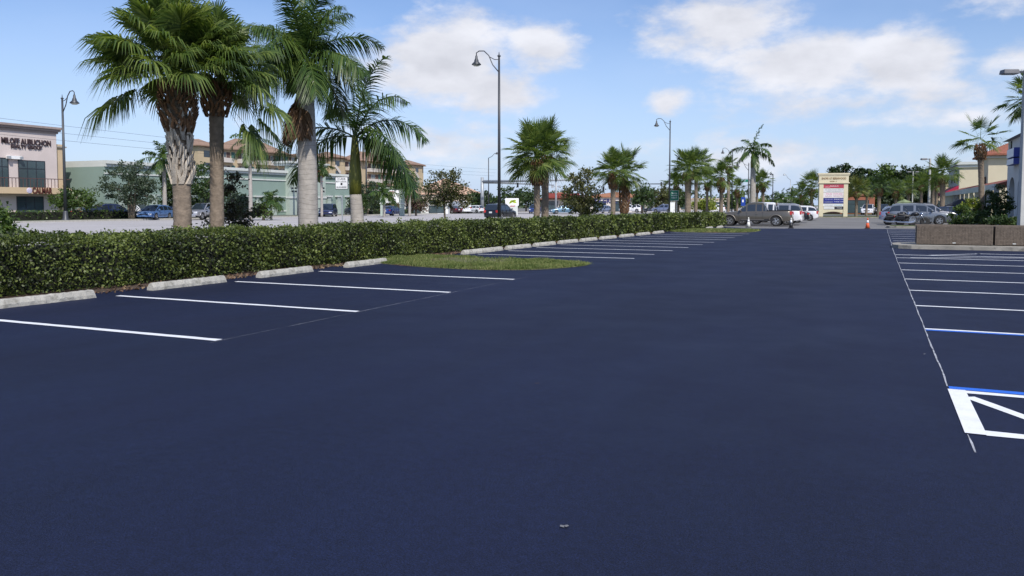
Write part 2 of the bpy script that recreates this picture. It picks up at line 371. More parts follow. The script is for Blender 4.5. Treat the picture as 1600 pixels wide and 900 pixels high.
for i in range(10):
    Y = Y2[i] + .55 if i == 0 else (Y2[i - 1] + Y2[i]) / 2 + .3
    if i == 0: Y = 23.6
    wheel_stop(Y, '%s concrete wheel stop beyond the big grass island, counted from it' % ords[i], random.uniform(-.03, .03) - .05)
for i, Y in enumerate((54.0, 56.6)): wheel_stop(Y, ['small far concrete wheel stop just past the second grass island', 'farthest concrete wheel stop, nearest the tan pickup'][i])

# ------------------------------------------------------------------ vegetation helpers
def leaf_cloud(C, size, stretch=1.6, droop=0.0, jitter=.35, up=.35):
    """one folded leaf (2 quads as 1 island) at each point of C"""
    n = len(C); s = size * RNG.uniform(1 - jitter, 1 + jitter, n)[:, None]
    d = RNG.normal(size=(n, 3)); d[:, 2] -= droop; d /= np.linalg.norm(d, axis=1)[:, None]
    nn = RNG.normal(size=(n, 3)); nn[:, 2] += up * 3; e = np.cross(d, nn); e /= np.linalg.norm(e, axis=1)[:, None] + 1e-6
    L = s * stretch / 2; W = s / 2; f = np.cross(e, d) * W * .35
    V = np.stack([C - d * L, C + e * W + f, C + d * L, C - e * W + f], 1).reshape(-1, 3)
    F = np.arange(n * 4).reshape(-1, 4)
    return V, F
def clump_points(ells, n_clump, per, spread, shell=.55):
    P = []; centers = []
    vol = np.array([a[3] * a[4] * a[5] for a in ells]) ** .75; vol /= vol.sum()
    for (cx, cy, cz, rx, ry, rz), vv in zip(ells, vol):
        k = max(3, int(n_clump * vv)); d = RNG.normal(size=(k, 3)); d /= np.linalg.norm(d, axis=1)[:, None]
        r = RNG.uniform(shell, 1.0, k)[:, None] ** .8
        c = d * r * np.array([rx, ry, rz]) + np.array([cx, cy, cz]); c[:, 2] = np.maximum(c[:, 2], .1); centers.append(c)
        sp = RNG.uniform(.5, 1.3, k)
        m = np.maximum(1, (per * sp).astype(int))
        idx = np.repeat(np.arange(k), m); g = RNG.normal(size=(len(idx), 3)) * spread * sp[idx][:, None]; g[:, 2] *= .6
        P.append(c[idx] + g)
    P = np.concatenate(P); P[:, 2] = np.maximum(P[:, 2], .06)
    return P, np.concatenate(centers)
G_OLIVE = leafmat('olive_leaves', (.035, .055, .035), (.055, .085, .05), (.10, .13, .08))
G_DARK = leafmat('dark_leaves', (.022, .04, .014), (.04, .075, .02), (.075, .12, .03))
G_MID = leafmat('mid_leaves', (.04, .07, .018), (.07, .12, .025), (.12, .18, .04))
G_YEL = leafmat('yellow_leaves', (.10, .14, .02), (.2, .25, .03), (.3, .33, .06))
G_BRONZE = leafmat('bronze_leaves', (.035, .042, .016), (.08, .09, .028), (.15, .15, .05))
G_RED = leafmat('reddish_leaves', (.03, .025, .015), (.055, .045, .025), (.06, .08, .03))
G_PINK = leafmat('pinkish_leaves', (.08, .05, .04), (.18, .10, .09), (.12, .14, .06))
def tree(name, label, cat, X, Y, ells, m, n_clump=60, per=60, leaf=.12, spread=.3, trunk=.12, group=None, limbs=10, shell=.5, up=.35, fork=1, lean=(0, 0)):
    t = thing(name, label, cat, (X, Y, 0), 0, group)
    P, C = clump_points(ells, n_clump, per, spread, shell)
    V, F = leaf_cloud(P, leaf, up=up); np_mesh('crown', V, F, m, t)
    zc = float(np.mean([e[2] for e in ells])); zt = max(.3, min(e[2] - e[5] * .6 for e in ells))
    mb = MB(); cx = float(np.mean([e[0] for e in ells])); cy = float(np.mean([e[1] for e in ells]))
    for k in range(fork):
        dx = (k - (fork - 1) / 2) * trunk * 1.8
        mb.tube([(dx, 0, -.05), (dx * 1.4 + lean[0] * .3, lean[1] * .3, zt * .5), (dx * 2 + cx * .5 + lean[0], cy * .5, zt), (cx + dx * 3, cy, zc + .2)], [trunk * 1.25, trunk, trunk * .85, trunk * .3], 8)
    sel = RNG.choice(len(C), min(limbs, len(C)), replace=False)
    for i in sel:
        c = C[i]; z0 = zt + (zc - zt) * random.uniform(0, .8); a = Vector((cx * .6, cy * .6, z0)); b = Vector(c)
        mid = a.lerp(b, .5) + Vector((0, 0, .12 * (b - a).length)); mb.tube([a, mid, b], [trunk * .5, trunk * .3, trunk * .1], 5)
    mb.build('trunk', M_['bark'], t, True)
    return t

# --- palms
def fan_leaf(Vs, Fs, origin, az, el, lp, ls, nseg=26, droop=.5, wseg=.021):
    """one costapalmate leaf: arching stalk, then narrow blades fanned round its tip"""
    d = Vector((math.cos(az) * math.cos(el), math.sin(az) * math.cos(el), math.sin(el)))
    side = Vector((-math.sin(az), math.cos(az), 0)); side = Matrix.Rotation(random.uniform(-.5, .5), 3, d) @ side
    p0 = Vector(origin); tip = p0 + d * lp + Vector((0, 0, -.10 * lp * lp * (1 if el < .9 else .3)))
    dt = (d + Vector((0, 0, -.22 * lp))).normalized(); up = dt.cross(side).normalized(); up = -up if up.z < 0 else up
    w_ = .022
    o = len(Vs); Vs += [p0 - side * w_, p0 + side * w_, tip + side * w_ * .6, tip - side * w_ * .6]; Fs.append((o, o + 1, o + 2, o + 3))
    costa = dt * .28 * ls
    for i in range(nseg):
        a = -1.0 + 2.0 * i / (nseg - 1); ang = a * 2.1; c_ = 1 - abs(a)
        st = tip + costa * c_
        q = (dt * math.cos(ang) + side * math.sin(ang)).normalized(); q = (q + up * .30 * (abs(a) - .2) + up * random.uniform(-.09, .09)).normalized()
        L = ls * (.72 + .28 * c_) * random.uniform(.85, 1.1); wv = q.cross(up).normalized() * wseg * ls
        fold = up * wseg * ls * .5; pts = []
        for k, t in enumerate((0, .38, .72, 1.0)):
            g = Vector((0, 0, -droop * ls * (max(0, t - .45) ** 2) * 1.7)); bend = q * L * t * (1 - .12 * t * droop) + g
            pts.append(st + bend)
        ww = (.35, 1.0, .7, .05); o = len(Vs)
        for p, wk in zip(pts, ww): Vs.append(p - wv * wk + fold * wk); Vs.append(p + wv * wk - fold * wk)
        for k in range(3): Fs.append((o + 2 * k, o + 2 * k + 1, o + 2 * k + 3, o + 2 * k + 2))
def feather_leaf(Vs, Fs, origin, az, el, L, nl=46, droop=.55, ll=.62, hang=.3, wl=.022, twist=0.0):
    d = Vector((math.cos(az) * math.cos(el), math.sin(az) * math.cos(el), math.sin(el))); p = Vector(origin); n = 14; pts = [p.copy()]; dirs = [d.copy()]
    for i in range(n):
        p = p + d * (L / n); d = (d + Vector((0, 0, -droop * (1.2 + i / n) / n * 1.6))).normalized(); pts.append(p.copy()); dirs.append(d.copy())
    o = len(Vs)
    for i, q in enumerate(pts):
        s = dirs[i].cross(Vector((0, 0, 1))); s = s.normalized() if s.length > .01 else Vector((1, 0, 0)); r = .035 * (1 - i / (n + 1)) + .006
        Vs += [q - s * r, q + s * r, q + Vector((0, 0, r * 1.4))]
    for i in range(n):
        a = o + 3 * i
        for j in range(3): Fs.append((a + j, a + (j + 1) % 3, a + 3 + (j + 1) % 3, a + 3 + j))
    for i in range(nl):
        t = .10 + .9 * i / (nl - 1); x = t * n; k = min(n - 1, int(x)); f = x - k; q = pts[k].lerp(pts[k + 1], f); dd = dirs[k].lerp(dirs[k + 1], f).normalized()
        s = dd.cross(Vector((0, 0, 1))); s = s.normalized() if s.length > .01 else Vector((1, 0, 0)); u = s.cross(dd)
        if twist: s = Matrix.Rotation(twist, 3, dd) @ s; u = s.cross(dd)
        for sg in (-1, 1):
            lf = ll * (math.sin(PI * min(1, .18 + .80 * t)) ** .6) * random.uniform(.85, 1.1); plane = random.choice((-.45, .1, .65)) + random.uniform(-.2, .2)
            v = (s * sg * math.cos(plane) + u * math.sin(plane) + dd * (.45 + .5 * t)).normalized(); e = v.cross(u).normalized() * wl
            a = q + v * lf * .5 + Vector((0, 0, -hang * lf * .22)); b = q + v * lf + Vector((0, 0, -hang * lf * 1.0))
            o = len(Vs); Vs += [q - e * .6, q + e * .6, a + e, a - e, b + e * .12, b - e * .12]; Fs += [(o, o + 1, o + 2, o + 3), (o + 3, o + 2, o + 4, o + 5)]
G_FAN = leafmat('fan_palm_leaves', (.038, .068, .018), (.095, .15, .032), (.21, .26, .07), .42, .42, .9)
G_FEATHER = leafmat('feather_palm_leaves', (.028, .06, .016), (.055, .105, .024), (.11, .16, .035), .4, .3, .8)
G_DRY = leafmat('dry_palm_leaves', (.10, .055, .025), (.17, .095, .05), (.24, .15, .09), .8, .15)
SABAL_BARK = mat('cabbage_palm_bark', (.21, .165, .125), .95, .25, 8, .9, 25)
BOOT = mat('palm_boots', (.47, .41, .34), .9, .2, 7, .7, 40, island=.3)
BOOTB = mat('brown_palm_fibre', (.17, .09, .045), .95, .3, 9, .9, 40, island=.35)
def royal_bark():
    m = mat('royal_palm_bark', (.36, .33, .30), .85, .16, 5, .5, 20); nt = m.node_tree; N = nt.nodes; L = nt.links; b = N['Principled BSDF']
    src = b.inputs['Base Color'].links[0].from_socket
    tc = N.new('ShaderNodeTexCoord'); sp = N.new('ShaderNodeSeparateXYZ'); n = N.new('ShaderNodeTexNoise'); n.inputs['Scale'].default_value = 1.6; L.new(tc.outputs['Object'], n.inputs[0]); L.new(tc.outputs['Object'], sp.inputs[0])
    a = N.new('ShaderNodeMath'); a.operation = 'MULTIPLY_ADD'; L.new(n.outputs[0], a.inputs[0]); a.inputs[1].default_value = .35; L.new(sp.outputs[2], a.inputs[2])
    f = N.new('ShaderNodeMath'); f.operation = 'PINGPONG'; L.new(a.outputs[0], f.inputs[0]); f.inputs[1].default_value = .075
    r = N.new('ShaderNodeMapRange'); L.new(f.outputs[0], r.inputs[0]); r.inputs[1].default_value = 0; r.inputs[2].default_value = .012; r.inputs[3].default_value = .6; r.inputs[4].default_value = 1
    v = N.new('ShaderNodeVectorMath'); v.operation = 'SCALE'; L.new(src, v.inputs[0]); L.new(r.outputs[0], v.inputs['Scale']); L.new(v.outputs[0], b.inputs['Base Color'])
    return m
ROYAL = royal_bark(); CROWNSHAFT = mat('green_crownshaft', (.17, .175, .03), .5, .15, 2)
def trunk_path(h, lean, wob=.03):
    return [(lean[0] * t * t + wob * math.sin(3 * t), lean[1] * t * t, -.05 + (h + .05) * t) for t in np.linspace(0, 1, 14)]
def boots(mb, path, r0, z0, z1, dz, n, ln, out, wd):
    h = z0; k = 0; zs = [p[2] for p in path]
    while h < z1:
        px = np.interp(h, zs, [p[0] for p in path]); py = np.interp(h, zs, [p[1] for p in path]); f = (h - z0) / (z1 - z0); r = r0(f)
        for j in range(n):
            a = 2 * PI * (j + .5 * (k % 2)) / n + k * .13 + random.uniform(-.08, .08); c, s_ = math.cos(a), math.sin(a); T = Vector((-s_, c, 0)); R = Vector((c, s_, 0)); l = ln * random.uniform(.75, 1.25); o_ = out * random.uniform(.6, 1.4); sh = random.choice((-1, 1)) * .35
            b = Vector((px, py, h)) + R * (r - .03); t = b + Vector((0, 0, l)) + R * (o_ + .03) + T * sh * l
            mb.add([b - T * wd, b + T * wd, b + T * wd * .8 + R * .05, b - T * wd * .8 + R * .05, t - T * wd * .45, t + T * wd * .45, t + T * wd * .35 + R * .02, t - T * wd * .35 + R * .02],
                   [(0, 3, 2, 1), (4, 5, 6, 7), (0, 1, 5, 4), (1, 2, 6, 5), (2, 3, 7, 6), (3, 0, 4, 7)])
        h += dz; k += 1
def sabal(label, X, Y, h, crown_r, tr=.2, n=34, lean=(0, 0), booted=None, skirt=1.0, group=None, nseg=24, squash=1.0, hang=.25, name='fan_palm', mleaf=None, topbias=0, el_range=112, wseg=.021, lift=.22, extra=(), pf=.44):
    t = thing(name, label, 'palm tree', (X, Y, 0), 0, group); path = trunk_path(h, lean); top = Vector(path[-1])
    fine = [(float(np.interp(z, [p[2] for p in path], [p[0] for p in path])), float(np.interp(z, [p[2] for p in path], [p[1] for p in path])), z) for z in np.linspace(path[0][2], path[-1][2], int(h / .045))]
    mb = MB(); mb.tube(fine, [tr * (1.12 - .12 * math.sin(i / len(fine) * PI)) * (1 + .018 * (i % 2) + random.uniform(-.02, .02)) for i in range(len(fine))], 18)
    mb.v = [(a + random.uniform(-1, 1) * tr * .035, b + random.uniform(-1, 1) * tr * .035, c) for a, b, c in mb.v]; mb.build('trunk', SABAL_BARK, t, True)
    if booted:
        b = MB(); boots(b, path, lambda f: tr * (1.0 + .38 * f), booted[0], booted[1], .15, 8, .33, .06, .06); boots(b, path, lambda f: tr * 1.05, booted[0] - .05, booted[0] + .1, .16, 8, .42, .12, .075); b.build('leaf_bases', BOOT, t)
    b = MB(); z1 = h + .12; z0 = h - skirt
    boots(b, path, lambda f: tr * (1.15 + .75 * math.sin(PI * min(1, .15 + f * .75))), z0, z1, .085, 11, .2, .07, .045); b.build('fibre_skirt', BOOTB, t)
    Vs, Fs = [], []; lp = crown_r * pf; ls = crown_r * (.98 - pf); top = top + Vector((0, 0, lift * crown_r))
    for i in range(n):
        f = (i + .5) / n; el = math.radians(88 - el_range * f ** .9 + random.uniform(-15, 15)) * squash + topbias; az = i * 2.399963 + random.uniform(-.25, .25)
        fan_leaf(Vs, Fs, top + Vector((math.cos(az) * tr * .5, math.sin(az) * tr * .5, .15 - .25 * f)), az, el, lp * random.uniform(.65, 1.2), ls * random.uniform(.85, 1.12), nseg, hang + .35 * f, wseg)
    for az, el, q in extra: fan_leaf(Vs, Fs, top - Vector((0, 0, lift * crown_r)), az, el, lp * q, ls * 1.05, nseg, hang + .8, wseg)
    np_mesh('crown', np.array([tuple(v) for v in Vs]), np.array(Fs), mleaf or G_FAN, t)
    return t
def royal(label, X, Y, h, frond, tr=.25, n=14, lean=(0, 0), shaft=1.2, dead=0, group=None, nl=44, name='royal_palm', bulge=.12, low=-10, ll=.65, azs=None, shaft_col=True, droop=.62, spear=False, wl=.022):
    t = thing(name, label, 'palm tree', (X, Y, 0), 0, group); path = trunk_path(h, lean); top = Vector(path[-1])
    mb = MB(); mb.tube(path, [tr * (1.1 + bulge * math.sin(i / 13 * PI) - .25 * i / 13) for i in range(14)], 16); mb.build('trunk', ROYAL, t, True)
    if shaft_col:
        mb = MB(); mb.tube([top + Vector((0, 0, -.02)), top + Vector((0, 0, shaft * .3)), top + Vector((0, 0, shaft * .75)), top + Vector((0, 0, shaft))], [tr * .88, tr * .92, tr * .6, tr * .4], 14); mb.build('crownshaft', CROWNSHAFT, t, True)
    base = top + Vector((0, 0, shaft * (.95 if shaft_col else .3)))
    Vs, Fs = [], []
    for i in range(n):
        f = (i + .3) / n; el = math.radians(80 - (80 - low) * f + random.uniform(-6, 6)); az = azs[i] if azs and i < len(azs) and azs[i] is not None else i * 2.399963 + random.uniform(-.3, .3)
        feather_leaf(Vs, Fs, base, az, el, frond * random.uniform(.88, 1.08), nl, droop, ll, .35 + .5 * f, wl=wl, twist=random.uniform(-.5, .5))
    if spear: Vs_, Fs_ = Vs, Fs; o = len(Vs); p = base; Vs += [p + Vector((-.03, 0, 0)), p + Vector((.03, 0, 0)), p + Vector((.0, 0, spear)), p + Vector((-.01, 0, spear))]; Fs.append((o, o + 1, o + 2, o + 3))
    np_mesh('crown', np.array([tuple(v) for v in Vs]), np.array(Fs), G_FEATHER, t)
    if dead:
        Vs, Fs = [], []
        for i in range(dead):
            feather_leaf(Vs, Fs, base + Vector((0, 0, -1.1 - .1 * i)) + Vector((math.cos(math.radians(-175 + 30 * i)), math.sin(math.radians(-175 + 30 * i)), 0)) * tr * .9, math.radians(-175 + 30 * i), math.radians(-66 - 3 * i), frond * (.62 - .07 * i), 60, .3, .34, 1.0, wl=.03)
        np_mesh('dead_fronds', np.array([tuple(v) for v in Vs]), np.array(Fs), G_DRY, t)
    return t

# ------------------------------------------------------------------ hedge
def hedge_line(Y): return float(np.interp(Y, [0, 9, 17, 30, 43, 60], [-13.55, -13.45, -13.25, -12.6, -11.75, -10.1]))
def build_hedge():
    t = thing('hedge', 'long clipped glossy green hedge behind the concrete wheel stops', 'hedge', (-13.4, 9, 0))
    ox, oy = -13.4, 9.0
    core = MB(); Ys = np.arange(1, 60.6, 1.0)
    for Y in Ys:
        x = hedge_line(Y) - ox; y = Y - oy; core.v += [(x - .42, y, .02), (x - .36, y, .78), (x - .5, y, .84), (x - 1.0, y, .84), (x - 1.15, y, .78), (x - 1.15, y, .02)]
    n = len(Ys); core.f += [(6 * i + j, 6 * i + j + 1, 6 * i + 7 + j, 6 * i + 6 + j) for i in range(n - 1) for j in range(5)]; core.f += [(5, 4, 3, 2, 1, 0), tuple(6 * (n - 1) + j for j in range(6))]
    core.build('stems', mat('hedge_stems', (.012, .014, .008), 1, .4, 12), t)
    Vall, Fall, off = [], [], 0
    for (y0, y1, den, sz) in ((1, 12, 1150, .039), (12, 24, 1000, .042), (24, 38, 560, .055), (38, 60.6, 260, .085)):
        m = int((y1 - y0) * 2.7 * den); Y = RNG.uniform(y0, y1, m); u = RNG.uniform(0, 2.75, m)
        # walk round the section: front 0..1, corner, top, back
        hx = np.interp(Y, [0, 9, 17, 30, 43, 60], [-13.55, -13.45, -13.25, -12.6, -11.75, -10.1])
        bulg = .07 * np.sin(Y * 1.9) + .05 * np.sin(Y * 4.7 + 1) + .05 * np.sin(Y * .7)
        hgt = 1.0 + .035 * np.sin(Y * 1.3 + 2) + .03 * np.sin(Y * 3.9)
        front = u < .92; top = (u >= .92) & (u < 2.2); back = u >= 2.2
        x = np.where(front, hx + bulg + .04 * np.sin(u * 9 + Y * 3) - .12 * (u < .2) * (1 - u / .2), np.where(top, hx - (u - .92) * 1.08 + bulg * .3, hx - 1.42))
        z = np.where(front, u * hgt, np.where(top, hgt + .03 * np.sin(x * 7 + Y * 3), RNG.uniform(.1, 1.0, m)))
        cr = np.clip((u - .75) / .35, 0, 1) * front; x = x - .10 * cr ** 2
        jj = np.abs(RNG.normal(size=m)) * .09; x = np.where(front, x - jj + RNG.normal(size=m) * .03, x); z = np.where(top, z - jj + RNG.exponential(.022, m) , z); y = Y
        C = np.stack([x - ox, y - oy, np.maximum(z, .03)], 1)
        V, F = leaf_cloud(C, sz, 1.5, 0, .35, .25); Vall.append(V); Fall.append(F + off); off += len(V)
    # stray shoots standing out of the top
    sh = []
    for Y, hh in ((9.3, .16), (9.6, .12), (10.5, .1), (12, .09), (20.3, .16), (21.2, .2), (22.4, .12), (25, .10), (14, .07), (17.5, .08), (24.1, .17)):
        for q in range(26): sh.append((hedge_line(Y) - .5 + random.gauss(0, .05) - ox, Y + random.gauss(0, .05) - oy, 1.0 + random.uniform(0, hh)))
    V, F = leaf_cloud(np.array(sh), .045, 1.7); Vall.append(V); Fall.append(F + off)
    np_mesh('foliage', np.concatenate(Vall), np.concatenate(Fall), G_HEDGE, t)
G_HEDGE = leafmat('hedge_leaves', (.020, .030, .010), (.066, .096, .020), (.20, .245, .062), .5, .3, .8)
build_hedge()
# leaf litter under the hedge edge
m = 2600; Y = RNG.uniform(3, 46, m); X = np.array([row_x(y) for y in Y]) - .25 - np.abs(RNG.normal(size=m)) * .35
V, F = leaf_cloud(np.stack([X, Y, np.full(m, .015)], 1), .05, 1.5, 0, .4, 3.0)
o = np_mesh('leaf_litter', V, F, leafmat('litter_leaves', (.07, .035, .025), (.14, .08, .05), (.25, .18, .1), .9, .1)); o['kind'] = 'stuff'; tag(o, 'dry reddish leaf litter between wheel stops and hedge', 'leaf litter')
lit = MB()
for (x, y) in ((-12.75, 11.7), (-12.6, 14.6), (-12.2, 19.1)): pass

# grass islands
def island(name, poly, label, blades, m_seed=0):
    mb = MB(); n = len(poly); cx = sum(p[0] for p in poly) / n; cy = sum(p[1] for p in poly) / n
    rings = [(1.0, -.01), (.985, .015), (.9, .035), (.6, .05), (.25, .06)]
    for (s_, z) in rings:
        for (x, y) in poly: mb.v.append((cx + (x - cx) * s_, cy + (y - cy) * s_, z))
    mb.v.append((cx, cy, .06)); R = len(rings)
    mb.f += [(r * n + i, r * n + (i + 1) % n, (r + 1) * n + (i + 1) % n, (r + 1) * n + i) for r in range(R - 1) for i in range(n)] + [((R - 1) * n + i, (R - 1) * n + (i + 1) % n, R * n) for i in range(n)]
    o = mb.build(name, mat('island_turf', (.10, .105, .04), .95, .3, 3, .7, 60, dirt=((.13, .08, .05), 1.1, .52)), None, True); o['kind'] = 'structure'
    # blades
    xs = [p[0] for p in poly]; ys = [p[1] for p in poly]; pts = []
    def inside(x, y):
        c = False; j = n - 1
        for i in range(n):
            if (poly[i][1] > y) != (poly[j][1] > y) and x < (poly[j][0] - poly[i][0]) * (y - poly[i][1]) / (poly[j][1] - poly[i][1]) + poly[i][0]: c = not c
            j = i
        return c
    while len(pts) < blades:
        x = random.uniform(min(xs), max(xs)); y = random.uniform(min(ys), max(ys))
        x += random.gauss(0, .03); y += random.gauss(0, .03)
        if inside(x, y):
            x += random.gauss(0, .05); y += random.gauss(0, .05); bx, by = (x + 10.3) / 1.3, (y - 19.9) / 1.2
            if name == 'grass_island' and bx * bx + by * by < 1 and random.random() < .93: continue
            s_ = max(abs(x - cx) / (max(xs) - cx), abs(y - cy) / (max(ys) - cy)); pts.append((x, y, .05 - .045 * max(0, s_ - .3)))
    P = np.array(pts); k = len(P); a = RNG.uniform(0, 2 * PI, k); hh = RNG.uniform(.02, .07, k) * (1 + .5 * np.sin(P[:, 0] * 5) * np.sin(P[:, 1] * 4)); wd = .008 if blades > 20000 else .02
    T = np.stack([np.cos(a), np.sin(a), np.zeros(k)], 1) * wd; lean_ = RNG.normal(size=(k, 3)) * .03; lean_[:, 2] = hh
    V = np.stack([P - T, P + T, P + lean_ + T * .3, P + lean_ - T * .3], 1).reshape(-1, 3)
    g = np_mesh('grass', V, np.arange(4 * k).reshape(-1, 4), leafmat('grass_blades', (.06, .095, .02), (.13, .18, .04), (.28, .28, .11), .7, .3, 1.2)); g['kind'] = 'stuff'; tag(g, label, 'grass')
def smooth_poly(P, it=3):
    for _ in range(it):
        Q = []
        for i in range(len(P)):
            a, b = P[i], P[(i + 1) % len(P)]; Q += [(.75 * a[0] + .25 * b[0], .75 * a[1] + .25 * b[1]), (.25 * a[0] + .75 * b[0], .25 * a[1] + .75 * b[1])]
        P = Q
    return P
island('grass_island', smooth_poly([(-13.3, 18.9), (-11.9, 17.95), (-9.4, 17.35), (-8.0, 17.6), (-7.2, 18.5), (-6.75, 20.2), (-7.6, 20.7), (-9.4, 20.9), (-11.4, 21.3), (-13.2, 21.6)]), 'patchy green and straw grass on the big rounded island', 42000)
island('far_grass_island', smooth_poly([(-11.6, 46.6), (-8, 46.4), (-6.4, 47.8), (-6.4, 52.2), (-8, 53.0), (-11.3, 52.8)]), 'thin green grass on the farther small island before the pickup', 12000)

# ------------------------------------------------------------------ street lamps
def street_lamp(label, X, Y, h, side, head=.46, arm=1.25, bronze=True, group='bell street lamps along the road'):
    t = thing('street_lamp', label, 'street lamp', (X, Y, 0), 0, group); m = M_['pole']
    k = head / .46
    MB().lathe([(.22 * k, 0), (.22 * k, .12), (.15 * k, .3), (.12 * k, .9), (.10 * k, 1.0)], n=14).build('base', m, t, True)
    MB().tube([(0, 0, .9), (0, 0, h)], [.085 * k, .05 * k], 12).build('pole', m, t, True)
    a = MB(); s_ = side * arm * k
    a.tube([(0, 0, h - .75 * k), (s_ * .28, 0, h - .35 * k), (s_ * .45, 0, h + .12 * k), (s_ * .66, 0, h + .36 * k), (s_ * .88, 0, h + .38 * k), (s_, 0, h + .30 * k), (s_, 0, h + .12 * k)], .026 * k, 8)
    a.tube([(0, 0, h - .12 * k), (s_ * .2, 0, h - .1 * k), (s_ * .42, 0, h + .05 * k)], .018 * k, 6); a.lathe([(.03 * k, h - .02), (.10 * k, h + .05), (.03 * k, h + .12), (.01, h + .25 * k)], n=10)
    a.build('arm', m, t, True)
    b = MB(); b.lathe([(.03 * k, .2 * k), (.055 * k, .16 * k), (.07 * k, .02 * k), (.10 * k, -.02 * k), (.12 * k, -.12 * k), (.235 * k, -.24 * k), (.235 * k, -.27 * k), (.2 * k, -.27 * k)], (s_, 0, h - .02 * k), 18); b.build('lamp_shade', m, t, True)
    MB().lathe([(.13 * k, -.33 * k), (.17 * k, -.3 * k), (.17 * k, -.262 * k)], (s_, 0, h - .02 * k), 14).build('lens', mat('lamp_lens', (.55, .55, .5), .3), t, True)
    return t
x, y = onX(780, -17.0); street_lamp('tall dark bell street lamp standing by the black SUV, tallest in the photo', x, y, hz(92, dist(x, y)), -1)
x, y = onX(1045.5, -17.0); street_lamp('dark bell street lamp rising above the green road sign', x, y, hz(192, dist(x, y)), -1)
x, y = onX(1143, -17.0); street_lamp('dark bell street lamp just left of the tall royal palm beyond the pickup', x, y, hz(236, dist(x, y)), -1)
x, y = onX(1168.5, -18.0); street_lamp('small far bell lamp right beside the grey trunk of the tall royal palm', x, y, hz(257, dist(x, y)), -1, .6)
x, y = onX(103, -73); street_lamp('dark bell street lamp beside the pinkish two-storey office building', x, y, hz(156, dist(x, y)), 1, .85, .95)
x, y = onX(573, -73); street_lamp('dark bell street lamp behind the leaning palm with the yellow-green shaft', x, y, hz(216, dist(x, y)), 1, .8, .9)
def plain_lamp(label, px, py, D, side, arm_px, m=None, rise=8):
    x, y = onD(px, D); h = hz(py, D); t = thing('street_lamp', label, 'street lamp', (x, y, 0), TH, 'plain arm street lamps far along the road'); m = m or M_['pole']; a = arm_px / FPX * D; r = rise / FPX * D
    MB().tube([(0, 0, 0), (0, 0, h)], [.12, .08], 8).build('pole', m, t, True)
    MB().tube([(0, 0, h - .05), (side * a * .4, 0, h + r * .3), (side * a * .75, 0, h + r), (side * a, 0, h + r)], .05, 6).build('arm', m, t, True)
    MB().lathe([(.05, .25), (.18, .05), (.3, -.15), (.3, -.2)], (side * a, 0, h + r), 10).build('lamp_head', m, t, True)
    return t
plain_lamp('thin dark pole lamp with long upswept arm seen left of the tallest lamp', 763.5, 247, 160, 1, 13, rise=7)
plain_lamp('grey arm lamp pole far off between the sabal palm and the plaza sign', 1234, 281, 190, -1, 10, M_['galv'])
plain_lamp('bare dark pole right of the small fan palm beyond the pickup', 1206.5, 272, 150, -1, 3, rise=0)

# ------------------------------------------------------------------ hedge row palms (nearest first)
x, y = onX(285, -16.0); D = dist(x, y)
sabal('nearest big cabbage palm at left with criss-cross grey leaf bases on its trunk', x, y, hz(140, D), 2.15, .215, 84, (-.12, 0), (hz(285, D), hz(190, D)), 1.1, nseg=46, hang=.5, el_range=92, pf=.54, wseg=.024, lift=.20, extra=((3.5, .0, 1.05), (3.9, -.15, 1.05)))
x, y = onX(338, -16.0); D = dist(x, y)
sabal('cabbage palm with smooth brown trunk, right beside the booted one', x, y, hz(140, D), 1.7, .175, 62, (.06, .03), None, .75, nseg=42, hang=.5, el_range=94, pf=.52, wseg=.026, lift=.26, extra=((.3, -.2, 1.6), (.7, -.55, 1.5), (.1, -.75, 1.5), (-.2, .1, 1.7), (.5, -1.0, 1.3)))
x, y = onX(481, -16.2); D = dist(x, y)
royal('stout royal palm with thick pale grey trunk and hanging brown dead frond', x, y, hz(108, D), 2.5, .285, 20, (-.05, 0), .9, 5, nl=110, low=-18, ll=.72, wl=.018, bulge=.05, shaft_col=False, droop=.55)
x, y = onX(558, -16.4); D = dist(x, y)
royal('leaning royal palm with yellow-green shaft above a ringed trunk', x, y, hz(303, D), 3.1, .24, 9, (-.06, 0), hz(212, D) - hz(303, D), 0, nl=80, low=-15, ll=.75, droop=.8, azs=[None, -.1, 2.6, .35, -2.4, -.3, 3.3, 1.2, .1], bulge=0, spear=1.3)
def row_palm(px, Xl, cy, rpx, label, tr=.17, n=30, lean=(0, 0), skirt=.9, booted=None, nseg=24, **k):
    n = int(n * 2.3); cy += rpx * .06; k.setdefault('pf', .56); k.setdefault('hang', .12); k.setdefault('el_range', 122); k.setdefault('wseg', .032)
    x, y = onX(px, Xl); D = dist(x, y); r = rpx / FPX * D
    return sabal(label, x, y, hz(cy, D), r, tr, n, lean, booted, skirt, 'cabbage palms in the row behind the hedge', nseg, **k)
row_palm(838, -16.5, 255, 56, 'left palm of the touching pair by the black SUV, with bulging brown skirt', .165, 32, (.02, 0), 1.1)
row_palm(851, -17.2, 245, 52, 'right palm of the touching pair by the black SUV, taller with straight trunk', .2, 32, (0, 0), .3)
row_palm(957, -17, 272, 34, 'left palm of the middle pair, with shaggy reddish skirt high up', .17, 24, (.0, 0), 1.0)
row_palm(975, -17, 277, 40, 'right palm of the middle pair, with long red-brown shaggy trunk', .18, 24, (-.05, 0), 2.6)
row_palm(1074, -17, 272, 36, 'thick-trunked cabbage palm right of the green road sign', .3, 26, (0, 0), .6)
row_palm(1086.5, -17.5, 266, 32, 'slim-trunked cabbage palm just right of the thick one by the road sign', .18, 26, (0, 0), .9)
row_palm(1056, -19, 292, 24, 'short ragged palm directly behind the green road sign lamp post', .14, 16)
row_palm(1104, -20, 286, 25, 'low dark palm between the slim palm and the shaggy one near the pickup', .16, 20)
row_palm(1126, -16.5, 280, 26, 'shaggy palm at the hedge end left of the pickup', .22, 26, (0, 0), 1.5)
